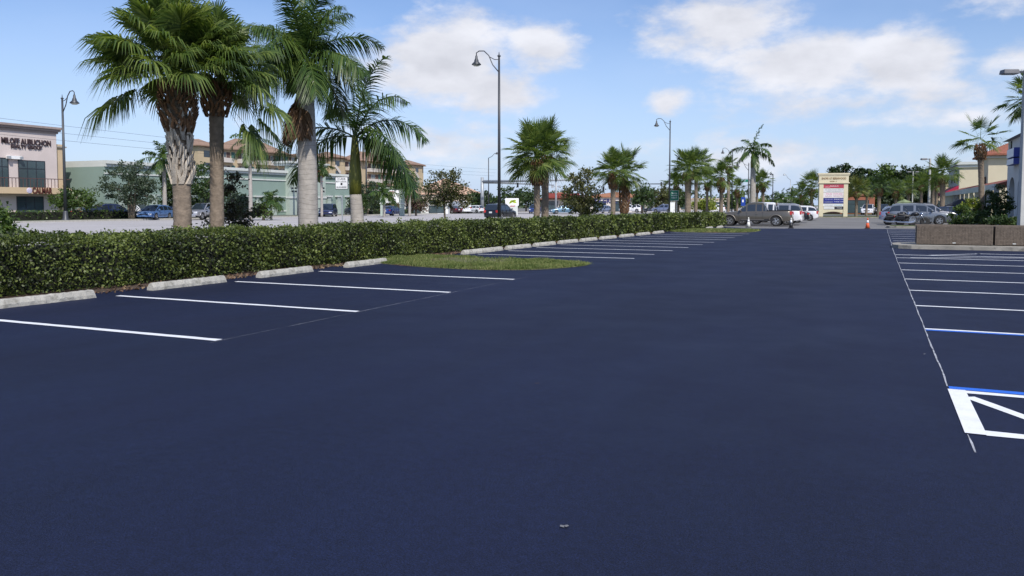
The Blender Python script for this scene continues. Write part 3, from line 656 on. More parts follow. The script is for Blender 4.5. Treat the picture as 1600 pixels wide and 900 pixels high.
row_palm(1137, -16.8, 262, 17, 'wispy-topped palm right behind the shaggy one left of the pickup', .18, 20, (0, 0), .7)
row_palm(1151, -17, 298, 17, 'low palm between the shaggy palm and the tall royal palm', .16, 18)
x, y = onX(1175, -15.0); D = dist(x, y)
royal('tall royal palm with smooth pale tapering trunk beyond the pickup', x, y, hz(262, D), 3.7, .36, 12, (0, 0), 2.2, 0, wl=.06, nl=40, low=-35, ll=.62, bulge=.1, droop=.7)
row_palm(1192, -15, 287, 19, 'small round palm with brown trunk right of the tall royal palm', .22, 24, (-.2, 0), 1.2)
row_palm(1182, -17, 292, 16, 'small dark palm half hidden behind the tall royal palm trunk', .16, 16)
# young trees and shrub behind the hedge
x, y = onX(695, -18); D = dist(x, y)
tree('young_tree', 'thin-trunked young oak with layered bronze-green crown behind the hedge', 'tree', x, y, [(0, 0, 2.35, 1.15, 1.0, .45), (-.2, 0, 2.0, 1.0, .9, .35), (.25, .2, 1.75, 1.1, .9, .35), (.1, 0, 3.0, .6, .6, .35), (-.35, 0, 3.15, .5, .4, .15)], G_BRONZE, 90, 55, .062, .16, .05, limbs=26)
x, y = onX(908, -21); D = dist(x, y)
tree('young_tree', 'bushy olive-brown tree between the two cabbage palm pairs', 'tree', x, y, [(0, 0, 2.5, 1.6, 1.4, 1.1), (.2, 0, 1.6, 1.8, 1.5, .8), (-.6, 0, 3.9, .9, .8, .25), (.5, 0, 4.15, .9, .8, .25), (.1, 0, 3.5, .9, .8, .35)], G_BRONZE, 100, 60, .11, .22, .1, limbs=24)
x, y = onX(368, -18.5); D = dist(x, y)
tree('shrub', 'dark reddish shrub beside the smooth-trunked cabbage palm', 'shrub', x, y, [(-.25, 0, 1.7, .62, .5, .55), (-.35, 0, 2.3, .42, .4, .5), (.35, 0, 1.2, .55, .5, .45), (-.3, 0, .9, .7, .6, .5)], G_RED, 60, 60, .06, .12, .04, limbs=14)
x, y = onX(-20, -16); D = dist(x, y)
tree('shrub', 'bit of feathery shrub at the left edge of the photo', 'shrub', x, y, [(0, 0, 1.15, .55, .5, .5), (.1, 0, .9, .6, .6, .4)], G_MID, 40, 60, .06, .12, .05, limbs=10)

# near-side road sign
x, y = onD(535, 37); t = thing('road_sign', 'square white notice sign with black symbol on a thin post behind the hedge', 'sign', (x, y, 0), TH - .15)
MB().box((0, 0, 1.0), (.05, .04, 2.0)).build('post', M_['galv'], t); s1 = hz(296, 37); s2 = hz(276.5, 37)
MB().box((0, -.03, (s1 + s2) / 2), (.62, .02, s2 - s1)).build('border', M_['black'], t); MB().box((0, -.045, (s1 + s2) / 2), (.57, .012, s2 - s1 - .05)).build('panel', mat('sign_white', (.75, .75, .75), .5), t)
zc = (s1 + s2) / 2; MB().box((0, -.054, zc - .04), (.09, .006, .10)).build('symbol', M_['black'], t)
text('2 LANE', .12, M_['pole'], t, (0, -.055, zc + .19), (PI / 2, 0, 0), depth=.002); text('BUY LOCAL', .10, M_['pole'], t, (0, -.055, zc + .07), (PI / 2, 0, 0), depth=.002, width=.5); text('BUSINESSES', .08, M_['pole'], t, (0, -.055, zc - .19), (PI / 2, 0, 0), depth=.002, width=.48)
# green guide sign on two posts
x, y = onX(1053, -18.5); D = dist(x, y); t = thing('road_sign', 'green guide sign with white border and lettering by the lamp post', 'sign', (x, y, 0), TH)
za, zb = hz(313.5, D), hz(297.5, D); wd = 14 / FPX * D; gm = mat('sign_green', (.005, .16, .10), .45)
for s_ in (-1, 1): MB().box((s_ * wd * .3, .04, za / 2 + .2), (.06, .05, za + .4)).build('post', M_['galv'], t)
MB().box((0, 0, (za + zb) / 2), (wd, .02, zb - za)).build('border', M_['white'], t); MB().box((0, -.014, (za + zb) / 2), (wd * .93, .012, (zb - za) * .94)).build('panel', gm, t)
for s_, z in (('Bonita', .72), ('Beach Rd', .5), ('NEXT', .26)): text(s_, .2, M_['white'], t, (0, -.024, za + (zb - za) * z), (PI / 2, 0, 0), depth=.003, width=wd * .6)
# white cabinet
x, y = onX(1050, -17.6); D = dist(x, y); t = thing('utility_cabinet', 'plain white upright cabinet behind the hedge under the green sign', 'cabinet', (x, y, 0), TH)
h = hz(316, D); MB().box((0, 0, h / 2), (.48, .3, h)).build('body', mat('cabinet_white', (.78, .78, .78), .5), t, bevel=.02); MB().box((0, 0, h + .015), (.54, .36, .04)).build('lid', M_['white'], t); MB().box((.15, -.16, h * .6), (.03, .02, .12)).build('handle', M_['black'], t)
# blue sign near pickup
x, y = onD(1160.5, 92); t = thing('road_sign', 'small blue sign board behind the pickup roof', 'sign', (x, y, 0), TH)
MB().box((0, 0, 1.0), (.08, .06, 2.0)).build('post', M_['galv'], t); MB().box((0, -.05, 1.98), (.5, .04, 1.0)).build('panel', mat('sign_blue', (.01, .05, .32), .4), t); MB().box((-.04, -.075, 2.05), (.16, .01, .3)).build('symbol', M_['white'], t)

# ------------------------------------------------------------------ vehicles
def paint(name, c, metal=.3): return mat(name, c, .30, .03, 1, metal=metal, coat=.45)
KIND = {
 'sedan': dict(L=4.8, W=1.82, H=1.44, r=.33, xf=1.45, xr=-1.4, sill=.24, T=[(-2.4, .62), (-2.36, .92), (-2.1, 1.00), (-1.4, 1.02), (0, .98), (1.0, .95), (1.9, .80), (2.32, .66), (2.4, .50)],
   C=[(-1.95, .98), (-1.15, 1.36), (-.4, 1.44), (.3, 1.42), (.5, 1.38), (1.3, .93)], ws=.45, rw=-1.0, pil=[-.95, -.25, .5]),
 'suv': dict(L=4.6, W=1.85, H=1.70, r=.36, xf=1.38, xr=-1.35, sill=.28, T=[(-2.3, .7), (-2.26, 1.02), (-2.0, 1.10), (0, 1.06), (.9, 1.06), (1.5, 1.0), (2.15, .88), (2.3, .62)],
   C=[(-2.22, 1.05), (-2.0, 1.58), (-1.6, 1.68), (-.3, 1.70), (.3, 1.66), (1.15, 1.04)], ws=.3, rw=-1.95, pil=[-1.35, -1.25, -.4, -.32, .5]),
 'wagon': dict(L=4.75, W=1.85, H=1.6, r=.35, xf=1.42, xr=-1.38, sill=.26, T=[(-2.37, .65), (-2.3, .98), (-2.0, 1.04), (0, 1.0), (1.0, 1.0), (1.7, .92), (2.2, .8), (2.37, .55)],
   C=[(-2.25, 1.0), (-1.7, 1.44), (-1.0, 1.58), (-.2, 1.60), (.4, 1.54), (1.35, .98)], ws=.4, rw=-1.4, pil=[-1.2, -.3, .55]),
 'minivan': dict(L=5.0, W=1.95, H=1.75, r=.34, xf=1.6, xr=-1.45, sill=.24, T=[(-2.5, .7), (-2.45, 1.02), (-2.2, 1.08), (0, 1.02), (1.2, 1.0), (1.8, .92), (2.35, .75), (2.5, .5)],
   C=[(-2.42, 1.05), (-2.25, 1.62), (-1.8, 1.74), (-.2, 1.75), (.5, 1.70), (1.65, .98)], ws=.5, rw=-2.2, pil=[-1.5, -.5, .6]),
 'pickup': dict(L=5.5, W=1.9, H=1.78, r=.39, xf=1.72, xr=-1.65, sill=.38, T=[(-2.75, .80), (-2.72, 1.13), (-2.6, 1.15), (-.75, 1.13), (-.7, 1.12), (1.1, 1.10), (1.7, 1.06), (2.5, .97), (2.7, .85), (2.75, .6)],
   C=[(-.95, 1.1), (-.80, 1.70), (-.6, 1.77), (0, 1.78), (.35, 1.75), (1.15, 1.10)], ws=.35, rw=-.75, pil=[-.7, -.22, .45], bed=(-2.62, -.98)),
 'hatch': dict(L=3.95, W=1.72, H=1.5, r=.31, xf=1.25, xr=-1.2, sill=.24, T=[(-1.97, .65), (-1.92, .95), (-1.6, 1.0), (0, .97), (.9, .96), (1.4, .88), (1.85, .72), (1.97, .5)],
   C=[(-1.9, .98), (-1.65, 1.36), (-1.2, 1.48), (-.3, 1.50), (.3, 1.46), (1.15, .93)], ws=.35, rw=-1.55, pil=[-1.0, -.2, .5]),
 'cargovan': dict(L=5.6, W=2.0, H=2.3, r=.37, xf=1.9, xr=-1.7, sill=.3, T=[(-2.8, .8), (-2.78, 1.2), (-2.6, 1.22), (0, 1.2), (1.6, 1.15), (2.2, 1.05), (2.7, .85), (2.8, .55)],
   C=[(-2.76, 1.2), (-2.7, 2.2), (-2.4, 2.3), (.3, 2.3), (.9, 2.2), (2.0, 1.1)], ws=.9, rw=-2.9, pil=[.9], solid=True),
}
PROTO = {}
def wheel(parent, x, y, r, sgn):
    wd = .11
    tb = MB(); tb.lathe([(r * .62, -wd), (r * .9, -wd), (r, -wd * .7), (r, wd * .7), (r * .9, wd), (r * .62, wd)], (0, 0, 0), 22, 'Y'); tb.v = [(a + x, b + y, c + r) for a, b, c in tb.v]
    wl = tb.build('wheel', M_['tyre'], parent, False)
    rb = MB(); rb.lathe([(r * .62, -.03), (r * .62, .05), (r * .55, .05), (r * .55, -.0), (.001, -.0)], (0, 0, 0), 20, 'Y')
    rb.v = [(a, -b if sgn < 0 else b, c) for a, b, c in rb.v]
    for k in range(5):
        a = 2 * PI * k / 5; R = Matrix.Rotation(a, 3, 'Y'); rb.box(R @ Vector((r * .3, .03 * sgn, 0)), (r * .56, .03, r * .17), mtx=R)
    rb.lathe([(r * .14, -.05), (r * .14, .05), (.001, .055)], (0, 0, 0), 10, 'Y')
    rb.v = [(a + x, b + y + sgn * .075, c + r) for a, b, c in rb.v]; rb.build('rim', M_['rim'], wl)
def make_car(kind, pm, trim=None):
    K = KIND[kind]; L, W, H, r = K['L'], K['W'] / 2, K['H'], K['r']; t = thing('parked_car', None, None)
    xs = sorted(set(list(np.round(np.linspace(-L / 2, L / 2, 47), 3)) + [round(q + d, 3) for q in (K['xf'], K['xr']) for d in np.linspace(-r * 1.2, r * 1.2, 13)]))
    Tx = [p[0] for p in K['T']]; Tz = [p[1] for p in K['T']]
    def T(x): return float(np.interp(x, Tx, Tz))
    def Wd(x):
        e = abs(x) / (L / 2); return W * (1 - .10 * max(0, (e - .72) / .28) ** 2 - .10 * max(0, (e - .93) / .07) ** 2)
    mb = MB(); n = 8; R = r * 1.16
    for x in xs:
        e = abs(x) / (L / 2); s_ = K['sill'] + .10 * max(0, (e - .85) / .15); f = s_ + .02
        for q in (K['xf'], K['xr']):
            d = abs(x - q)
            if d < R: s_ = max(s_, r + math.sqrt(R * R - d * d))
        tz = T(x); s2 = min(s_, tz - .08); w_ = Wd(x); m_ = max(s2 + .03, .55 * tz + .05 if .55 * tz > s2 else s2 + .03)
        half = [(0, f), (w_ - .27, f), (w_ - .27, s2), (w_ * .975, s2), (w_, m_), (w_ * .985, tz - .09), (w_ * .93, tz - .015), (0, tz + .015)]
        if m_ > tz - .09: half[4] = (w_ * .99, (s2 + tz - .05) / 2); 
        ring = [(x, y, z) for y, z in half] + [(x, -y, z) for y, z in half[-2:0:-1]]; mb.v += ring
    k = 14; F = [(i * k + j, (i + 1) * k + j, (i + 1) * k + (j + 1) % k, i * k + (j + 1) % k) for i in range(len(xs) - 1) for j in range(k)]
    mb.f += F + [tuple(range(k)), tuple((len(xs) - 1) * k + j for j in range(k))[::-1]]
    body = mb.build('body', pm, t, True)
    md = body.modifiers.new('split', 'EDGE_SPLIT'); md.split_angle = math.radians(40)
    # cabin
    Cx = [p[0] for p in K['C']]; Cz = [p[1] for p in K['C']]; cs = list(np.linspace(Cx[0], Cx[-1], 41)); rows = []
    for x in cs:
        c = float(np.interp(x, Cx, Cz)); b = T(x) - .06; wb = Wd(x) * .93; wr = W * (.74 if kind != 'cargovan' else .9); h = max(c, b + .01); fr = min(1, (h - b) / (H - b))
        wt = wb + (wr - wb) * fr; z1 = max(b + .004, h - .05 * fr - .005)
        g = b + (z1 - b) * .10
        rows.append([(x, wb, b), (x, wb + (wt - wb) * .10, g), (x, wt + .005, b + (z1 - b) * .86), (x, wt, z1), (x, wt * .9, h), (x, 0, h + .03 * fr)])
    roof = MB(); gl = {'windshield': MB(), 'rear_window': MB()}; sides = {}
    seg = sorted(K['pil'])
    for i in range(40):
        xm = (cs[i] + cs[i + 1]) / 2
        for sg in (1, -1):
            A = [(a, sg * b, c) for a, b, c in rows[i]]; B = [(a, sg * b, c) for a, b, c in rows[i + 1]]
            for j in range(5):
                q = [A[j], B[j], B[j + 1], A[j + 1]]
                if sg < 0: q = q[::-1]
                dst = roof
                if j == 4 or j == 3:
                    if j == 4 and xm > K['ws']: dst = gl['windshield']
                    elif j == 4 and xm < K['rw']: dst = gl['rear_window']
                if j == 1 and rows[i][2][2] - rows[i][1][2] > .05 and not any(abs(xm - p) < .055 for p in seg) and rows[i + 1][2][2] - rows[i + 1][1][2] > .05 and not (K.get('solid') and xm < .9):
                    key = (sg, sum(xm > p for p in seg)); dst = sides.setdefault(key, MB())
                dst.add(q, [(0, 1, 2, 3)])
    roof.build('roof', pm, t)
    for nme, g in gl.items():
        if g.v: g.build(nme, M_['glass'], t)
    for g in sides.values(): g.build('side_window', M_['glass'], t)
    for q in (K['xf'], K['xr']):
        for sg in (-1, 1): wheel(t, q, sg * (W - .13), r, sg)
    tz = T(L / 2 - .1); hzf = tz * .86
    wf = Wd(L / 2 - .12)
    for sg in (-1, 1):
        MB().box((L / 2 - .14, sg * (wf - .20), hzf), (.24, .36, .15), -sg * .35).build('headlight', M_['head'], t, bevel=.03)
        MB().box((-L / 2 + .09, sg * (Wd(-L / 2 + .1) - .13), T(-L / 2 + .1) * .86), (.16, .24, .26 if kind != 'sedan' else .16), sg * .25).build('tail_light', M_['tail'], t, bevel=.02)
        MB().box((K['ws'] + .55, sg * (W + .07), T(.8) + .08), (.12, .2, .13)).build('mirror', trim or pm, t, bevel=.03)
        for xd in ([-.15, .75] if kind not in ('pickup',) else [.05]): MB().box((xd - .3, sg * (W + .004), T(0) - .17), (.18, .03, .035)).build('door_handle', trim or pm, t)
    MB().box((L / 2 - .03, 0, hzf - .02), (.06, wf * 1.05, .14)).build('grille', M_['black'], t); MB().box((L / 2 - .04, 0, .42), (.14, wf * 1.62, .22)).build('front_bumper', trim or pm, t, bevel=.04)
    MB().box((-L / 2 + .03, 0, .46), (.14, wf * 1.66, .22)).build('rear_bumper', trim or pm, t, bevel=.04)
    MB().box((-L / 2 - .0, 0, .80 if kind != 'sedan' else .72), (.03, .34, .17)).build('license_plate', M_['plate'], t)
    for xd in seg[:]:
        if kind == 'cargovan': continue
        for sg in (-1, 1): MB().box((xd, sg * (W - .008), .72), (.012, .025, .7)).build('door_seam', M_['black'], t)
    for sg in (-1, 1): MB().box(((K['xf'] + K['xr']) / 2, sg * (W - .01), .50), (1.7, .035, .05)).build('side_moulding', trim or M_['black'], t)
    if 'bed' in K:
        x0, x1 = K['bed']; z = T(-2) + .017; b = MB(); b.bb(x0, x1, -W * .78, W * .78, z - .35, z + .002); b.build('bed_shade_block', M_['black'], t)  # solid black block; its colour stands in for shade inside the open bed
        b = MB()
        for sg in (-1, 1): MB().bb(x0, x1, sg * W * .86 - .05, sg * W * .86 + .05, z - .02, z + .03).build('bed_rail', M_['black'], t)
        pass
    if kind == 'pickup':
        for q in (K['xf'], K['xr']):
            for sg in (-1, 1): MB().tube([(q + R * 1.03 * math.cos(a), sg * (W - .0), r + R * 1.03 * math.sin(a)) for a in np.linspace(.05, PI - .05, 12)], .045, 6).build('wheel_arch_flare', trim or pm, t, True)
        for sg in (-1, 1): MB().box((-.3, sg * (W - .02), .47), (3.3 - 2 * R, .05, .16)).build('rocker_panel', M_['black'], t)
        for sg in (-1, 1): MB().box((1.0, sg * (W + .0), .62), (.01, .03, .5)).build('door_gap', M_['black'], t)
    if kind == 'suv':
        b = MB()
        for sg in (-1, 1): b.tube([(-1.6, sg * .6, H + .02), (-1.3, sg * .6, H + .07), (.0, sg * .6, H + .07), (.25, sg * .6, H + .01)], .018, 6)
        b.build('roof_rack', M_['black'], t)
    return t
def car(name, label, cat, kind, pname, col, X, Y, heading, group=None, metal=.3, trim=None):
    key = (kind, pname)
    if key not in PROTO: t = make_car(kind, paint(pname, col, metal), trim); PROTO[key] = t
    else: t = copy_tree(PROTO[key])
    t.name = name; t.location = (X, Y, .0); t.rotation_euler = (0, 0, heading); tag(t, label, cat, group)
    return t
R = math.radians
gl_ = 'cars parked in the row beyond the hedge end'
chrome = M_['chrome']
car('pickup_truck', 'brown-grey pickup truck parked side-on at the end of the hedge', 'pickup truck', 'pickup', 'taupe_paint', (.13, .115, .095), -8.35, 62.8, R(180), gl_, .5, mat('bumper_grey', (.2, .18, .16), .4, .05, 2, metal=.5))
car('pickup_truck', 'white pickup truck right behind the brown-grey one', 'pickup truck', 'pickup', 'white_paint', (.7, .7, .72), -7.95, 66.2, R(180), gl_, 0)
car('parked_car', 'silver SUV with dark red tail lamps right of the brown-grey pickup', 'car', 'suv', 'silver_paint', (.36, .36, .38), -7.7, 69.9, R(180), gl_, .5)
car('parked_car', 'low dark coupe between the silver SUV and the white hatchback', 'car', 'sedan', 'black_paint', (.008, .009, .013), -7.75, 76, R(180), gl_, .2)
car('parked_car', 'white hatchback at the far right end of the left row', 'car', 'hatch', 'white_paint', (.7, .7, .72), -7.2, 86, R(180), gl_, 0)
gr_ = 'cars parked in the row behind the motorcycle'
car('parked_car', 'grey crossover with silver wheel right behind the motorcycle', 'car', 'suv', 'grey_paint', (.20, .22, .25), 3.2, 71.2, 0, gr_, .5)
car('parked_car', 'silver-blue sedan whose rear sticks out left of the motorcycle', 'car', 'wagon', 'silverblue_paint', (.26, .30, .42), 2.7, 77.0, 0, gr_, .5)
car('parked_car', 'silver car beyond the silver-blue one, its sloping windshield above the crossover', 'car', 'suv', 'silver_paint', (.36, .36, .38), 4.4, 81.5, 0, gr_, .5)
car('parked_car', 'dark blue car nose out beside the landscaped bed', 'car', 'sedan', 'darkblue_paint', (.03, .045, .09), 6.6, 88, 0, gr_, .4)
gf = 'cars parked by the trees beyond the plaza sign'
for px, D, kd, pn, c, hd, lb in ((1356, 128, 'suv', 'white_paint', (.7, .7, .72), -95, 'white SUV facing us under the palms right of the plaza sign'),
    (1379, 128, 'suv', 'black_paint', (.008, .009, .013), -95, 'dark blue-black SUV facing us right of the white one'), (1393, 112, 'sedan', 'silver_paint', (.36, .36, .38), -80, 'silver car just left of the far motorcycle row, behind the grey trunk'),
    (1411, 118, 'minivan', 'white_paint', (.7, .7, .72), -90, 'white minivan roof showing under the green umbrella')):
    x, y = onD(px, D); car('parked_car', lb, 'car', kd, pn, c, x, y, R(hd), gf)
# road traffic and far lot
x, y = onD(782, 86.5); car('sport_utility_vehicle', 'black SUV driving away on the road, seen behind the tallest lamp post', 'SUV', 'suv', 'black_paint', (.008, .009, .013), x, y, R(88))
x, y = onD(513, 109); car('minivan', 'dark blue minivan facing left by the green building', 'minivan', 'minivan', 'navy_paint', (.012, .02, .08), x, y, R(-62), None, .3)
gs = 'cars along the far side of the road'
for px, D, kd, pn, c, hd, lb in ((836, 150, 'suv', 'blue_paint_car', (.03, .06, .22), -75, 'dark blue SUV half behind the touching palm pair'), (880, 142, 'sedan', 'lightblue_paint', (.14, .25, .36), 215, 'light blue sedan right of the touching palm pair'),
    (942, 155, 'hatch', 'silverblue_paint', (.26, .30, .42), -100, 'silver-blue car under the blue-lettered shop sign'), (985, 165, 'suv', 'white_paint', (.7, .7, .72), 190, 'white vehicle behind the red-skirted palm of the middle pair'),
    (1019, 170, 'sedan', 'silver_paint', (.36, .36, .38), 200, 'silver car left of the pale blue one near the white cabinet'), (1037, 160, 'suv', 'silverblue_paint', (.26, .30, .42), 170, 'pale blue SUV just left of the white cabinet'),
    (1116, 175, 'suv', 'white_paint', (.7, .7, .72), 190, 'white SUV at the end of the hedge left of the shaggy palm'), (718, 150, 'cargovan', 'white_paint', (.7, .7, .72), 150, 'tall white cargo van right of the young oak'),
    (704, 146, 'sedan', 'darkred_paint', (.05, .012, .015), 160, 'dark maroon car seen through the young oak'), (741, 158, 'hatch', 'white_paint', (.7, .7, .72), 170, 'small white car left of the signal mast'),
    (612, 118, 'sedan', 'blue_paint_car', (.03, .06, .22), 100, 'blue car under the white board of the green-framed sign')):
    x, y = onD(px, D); car('parked_car', lb, 'car', kd, pn, c, x, y, R(hd), gs)
gg = 'cars in the lot of the green building'
for px, D, kd, pn, c, hd, lb in ((148, 93, 'sedan', 'black_paint', (.008, .009, .013), 90, 'black car farthest left in the lot, behind the round bush'), (178, 96, 'suv', 'navy_paint', (.012, .02, .08), 90, 'navy SUV under the left side of the olive tree'),
    (243, 86.5, 'wagon', 'skyblue_paint', (.10, .20, .42), -70, 'light blue car left of the booted palm'), (262, 93, 'sedan', 'blue_paint_car', (.03, .06, .22), -60, 'darker blue car touching the booted palm trunk'),
    (218, 101, 'suv', 'white_paint', (.7, .7, .72), 0, 'white SUV behind the light blue car'), (318, 87, 'pickup', 'silver_paint', (.36, .36, .38), -75, 'silver pickup facing us between the two nearest palms'),
    (552, 122, 'sedan', 'navy_paint', (.012, .02, .08), -40, 'dark blue car just behind the navy minivan')):
    x, y = onD(px, D); car('pickup_truck' if kd == 'pickup' else 'parked_car', lb, 'pickup truck' if kd == 'pickup' else 'car', kd, pn, c, x, y, R(hd), gg)

# motorcycle
def motorcycle(label, X, Y, rz):
    t = thing('motorcycle', label, 'motorcycle', (X, Y, 0), rz); bk = paint('gloss_black', (.012, .012, .014), .2); ch_ = M_['chrome']
    for x in (-.82, .86):
        tb = MB(); tb.lathe([(.24, -.07), (.31, -.08), (.34, -.04), (.34, .04), (.31, .08), (.24, .07)], (x, 0, .34), 22, 'Y'); wl = tb.build('wheel', M_['tyre'], t, True)
        rb = MB(); rb.lathe([(.245, -.05), (.245, .05), (.21, .05), (.21, -.05)], (x, 0, .34), 20, 'Y')
        for k in range(9): a = 2 * PI * k / 9; rb.tube([(x, 0, .34), (x + .23 * math.cos(a), 0, .34 + .23 * math.sin(a))], .012, 5)
        rb.lathe([(.06, -.09), (.06, .09)], (x, 0, .34), 12, 'Y'); rb.build('rim', ch_, wl)
        f = MB(); pts = [(x + .38 * math.cos(a), 0, .36 + .38 * math.sin(a)) for a in np.linspace(R(15 if x < 0 else 30), R(175 if x < 0 else 160), 10)]
        for i in range(9):
            a, b = pts[i], pts[i + 1]; f.add([(a[0], -.09, a[2]), (a[0], .09, a[2]), (b[0], .09, b[2]), (b[0], -.09, b[2]), (a[0], -.07, a[2] + .03), (a[0], .07, a[2] + .03), (b[0], .07, b[2] + .03), (b[0], -.07, b[2] + .03)], [(0, 1, 2, 3), (4, 7, 6, 5), (0, 4, 5, 1), (2, 6, 7, 3), (1, 5, 6, 2), (0, 3, 7, 4)])
        f.build('fender', bk, t)
    f = MB(); f.tube([(.55, 0, .85), (.1, 0, .80), (-.5, 0, .62), (-.82, 0, .34)], .03, 6); f.tube([(.55, 0, .85), (.35, 0, .3), (-.3, 0, .25), (-.45, 0, .6)], .028, 6); f.build('frame', bk, t, True)
    f = MB()
    for sg in (-.1, .1): f.tube([(.86, sg, .34), (.52, sg, 1.0)], .028, 8)
    f.build('fork', ch_, t, True)
    MB().tube([(.20, -.42, 1.10), (.35, -.34, 1.12), (.5, 0, 1.03), (.35, .34, 1.12), (.20, .42, 1.10)], .016, 6).build('handlebar', ch_, t, True)
    tk = MB(); tk.tube([(.45, 0, .86), (.3, 0, .90), (.05, 0, .88), (-.15, 0, .80)], [.08, .16, .15, .05], 12); tk.build('fuel_tank', bk, t, True)
    s_ = MB(); s_.tube([(-.1, 0, .76), (-.35, 0, .72), (-.6, 0, .80), (-.9, 0, .84), (-1.0, 0, .98)], [.08, .15, .12, .12, .06], 10); s_.build('seat', M_['black'], t, True)
    e = MB(); e.box((.02, 0, .42), (.42, .3, .26)); e.lathe([(.12, -.2), (.12, .2)], (-.12, 0, .42), 12, 'Y')
    for k in range(6): e.box((.10, 0, .56 + k * .035), (.2, .22, .014), mtx=Matrix.Rotation(.35, 3, 'Y')); e.box((-.10, 0, .56 + k * .035), (.2, .22, .014), mtx=Matrix.Rotation(-.35, 3, 'Y'))
    e.build('engine', ch_, t)
    for z, l in ((.30, -1.2), (.24, -1.05)): MB().tube([(.15, -.16, .5), (.1, -.2, z + .05), (-.2, -.21, z), (l, -.22, z + .04)], [.03, .035, .045, .05], 8).build('exhaust_pipe', ch_, t, True)
    for sg in (-1, 1): MB().box((-.75, sg * .26, .60), (.5, .17, .3)).build('saddlebag', bk, t, bevel=.05)
    MB().lathe([(.02, -.08), (.09, -.06), (.11, .05), (.10, .07)], (.62, 0, .92), 14, 'X').build('headlight', ch_, t, True)
    g = MB(); g.add([(.55, -.24, 1.02), (.55, .24, 1.02), (.36, .20, 1.42), (.36, -.20, 1.42)], [(0, 1, 2, 3)]); g.add([(.556, -.24, 1.02), (.556, .24, 1.02), (.366, .20, 1.42), (.366, -.20, 1.42)], [(3, 2, 1, 0)]); g.build('windscreen', M_['glass'], t)
    MB().lathe([(.02, -.03), (.05, 0), (.05, .03)], (-1.22, 0, .72), 8, 'X').build('tail_light', M_['tail'], t)
    MB().tube([(.0, .12, .3), (-.05, .35, .02)], .014, 5).build('kickstand', ch_, t)
    return t
motorcycle('black and chrome cruiser motorcycle with saddlebags in front of the grey crossover', 2.55, 67.2, R(4))
motorcycle('second black motorcycle, left and a little behind, against the silver-blue car', 1.75, 69.0, R(8))

# ------------------------------------------------------------------ traffic cones, planters, kerb islands
def cone(label, X, Y, rot=0, top=(.62, .10, .03), mid=False):
    t = thing('traffic_cone', label, 'traffic cone', (X, Y, 0), rot, 'cones at the edge of the fresh asphalt'); om = mat('cone_%d' % int(top[0] * 100), top, .6, .1, 6)
    MB().box((0, 0, .02), (.36, .36, .04)).build('base', M_['black'], t, bevel=.01)
    MB().lathe([(.14, .04), (.085, .38)], n=18).build('lower_band', M_['black'] if mid else om, t, True); MB().lathe([(.086, .38), (.055, .56)], n=18).build('collar', M_['white'], t, True); MB().lathe([(.056, .56), (.03, .71), (.02, .715)], n=18).build('tip', om, t, True)
cone('bright orange traffic cone alone on the aisle near the plaza sign', -.45, 58.9)
x, y = onD(1236, 54.5); cone('dark-based cone with white top behind the pickup tail', x, y, .2, (.7, .7, .65), True)
x, y = onD(1169.5, 56.5); cone('pale cone in front of the pickup door', x, y, .4, (.7, .62, .5))
km = M_['concrete']
def kerb_island(name, x0, x1, y0, y1, fill):
    mb = MB(); r = .6; P = smooth_poly([(x0, y0), (x1, y0), (x1, y1), (x0, y1)], 0)
    P = [(x0, y0 + r), (x0 + r * .3, y0 + r * .3), (x0 + r, y0), (x1, y0), (x1, y1), (x0 + r, y1), (x0 + r * .3, y1 - r * .3), (x0, y1 - r)]
    struct(name, mb.prism(P, 0, .13), mat('kerb_concrete', (.30, .28, .24), .9, .2, 2.5, .5, 50, dirt=((.15, .14, .12), 4, .55)), False)
    if fill: struct(name + '_turf', MB().prism([(x0 + .22, y0 + .5), (x0 + .6, y0 + .2), (x1, y0 + .2), (x1, y1 - .2), (x0 + .6, y1 - .2), (x0 + .22, y1 - .5)], .1, .15), fill)
kerb_island('kerb_island', .62, 12, 32.2, 34.8, None)
kerb_island('far_kerb_island', .75, 14, 61.2, 63.6, grass_ground)
kerb_island('sign_island', -10.5, 12, 104.6, 108.2, grass_ground)
WICK = mat('brown_wicker', (.15, .118, .092), .8, .15, 6, .5, 60, island=.16)
def wicker(name, label, X0, X1, Y0, D_, z0, z1, rz):
    t = thing(name, label, 'planter', ((X0 + X1) / 2, Y0, z0), rz, 'woven planters on the kerb island'); w_ = X1 - X0; h = z1 - z0
    b = MB(); b.bb(-w_ / 2 + .02, w_ / 2 - .02, 0, D_, .02, h - .03); b.build('box', WICK, t)
    s_ = MB(); nx = int(w_ / .05); nz = int(h / .05)
    for i in range(nx):
        x = -w_ / 2 + (i + .5) * w_ / nx
        for j in range(nz):
            if True: z = .03 + (j + .5) * (h - .06) / nz; s_.box((x, -.006 - .005 * (i % 2) - .007 * ((i + j) % 2), z), (w_ / nx * .96, .03, (h - .06) / nz * .82), taper=1)
    for j in range(nz):
        for sd in (-1, 1): 
            z = .03 + (j + .5) * (h - .06) / nz; s_.box((sd * w_ / 2, D_ / 2, z), (.02, D_ * .98, (h - .06) / nz * .7))
    s_.build('weave', WICK, t)
    r_ = MB(); r_.bb(-w_ / 2 - .015, w_ / 2 + .015, -.03, .05, h - .035, h + .005); r_.bb(-w_ / 2 - .015, w_ / 2 + .015, D_ - .05, D_ + .03, h - .035, h + .005); r_.build('rim', WICK, t)
    for sd in (-1, 1): MB().box((sd * w_ * .38, D_ / 2, .015), (.18, D_ * .8, .05)).build('foot', M_['black'], t)
    MB().bb(-w_ / 2 + .06, w_ / 2 - .06, .06, D_ - .06, h - .12, h - .08).build('soil', M_['soil'], t)
    MB().box((0, -.03, .08), (.10, .012, .03)).build('tag', M_['plate'], t)
wicker('wicker_planter', 'long brown woven planter box on the concrete kerb', 1.42, 3.86, 33.1, .75, .13, .86, .02)
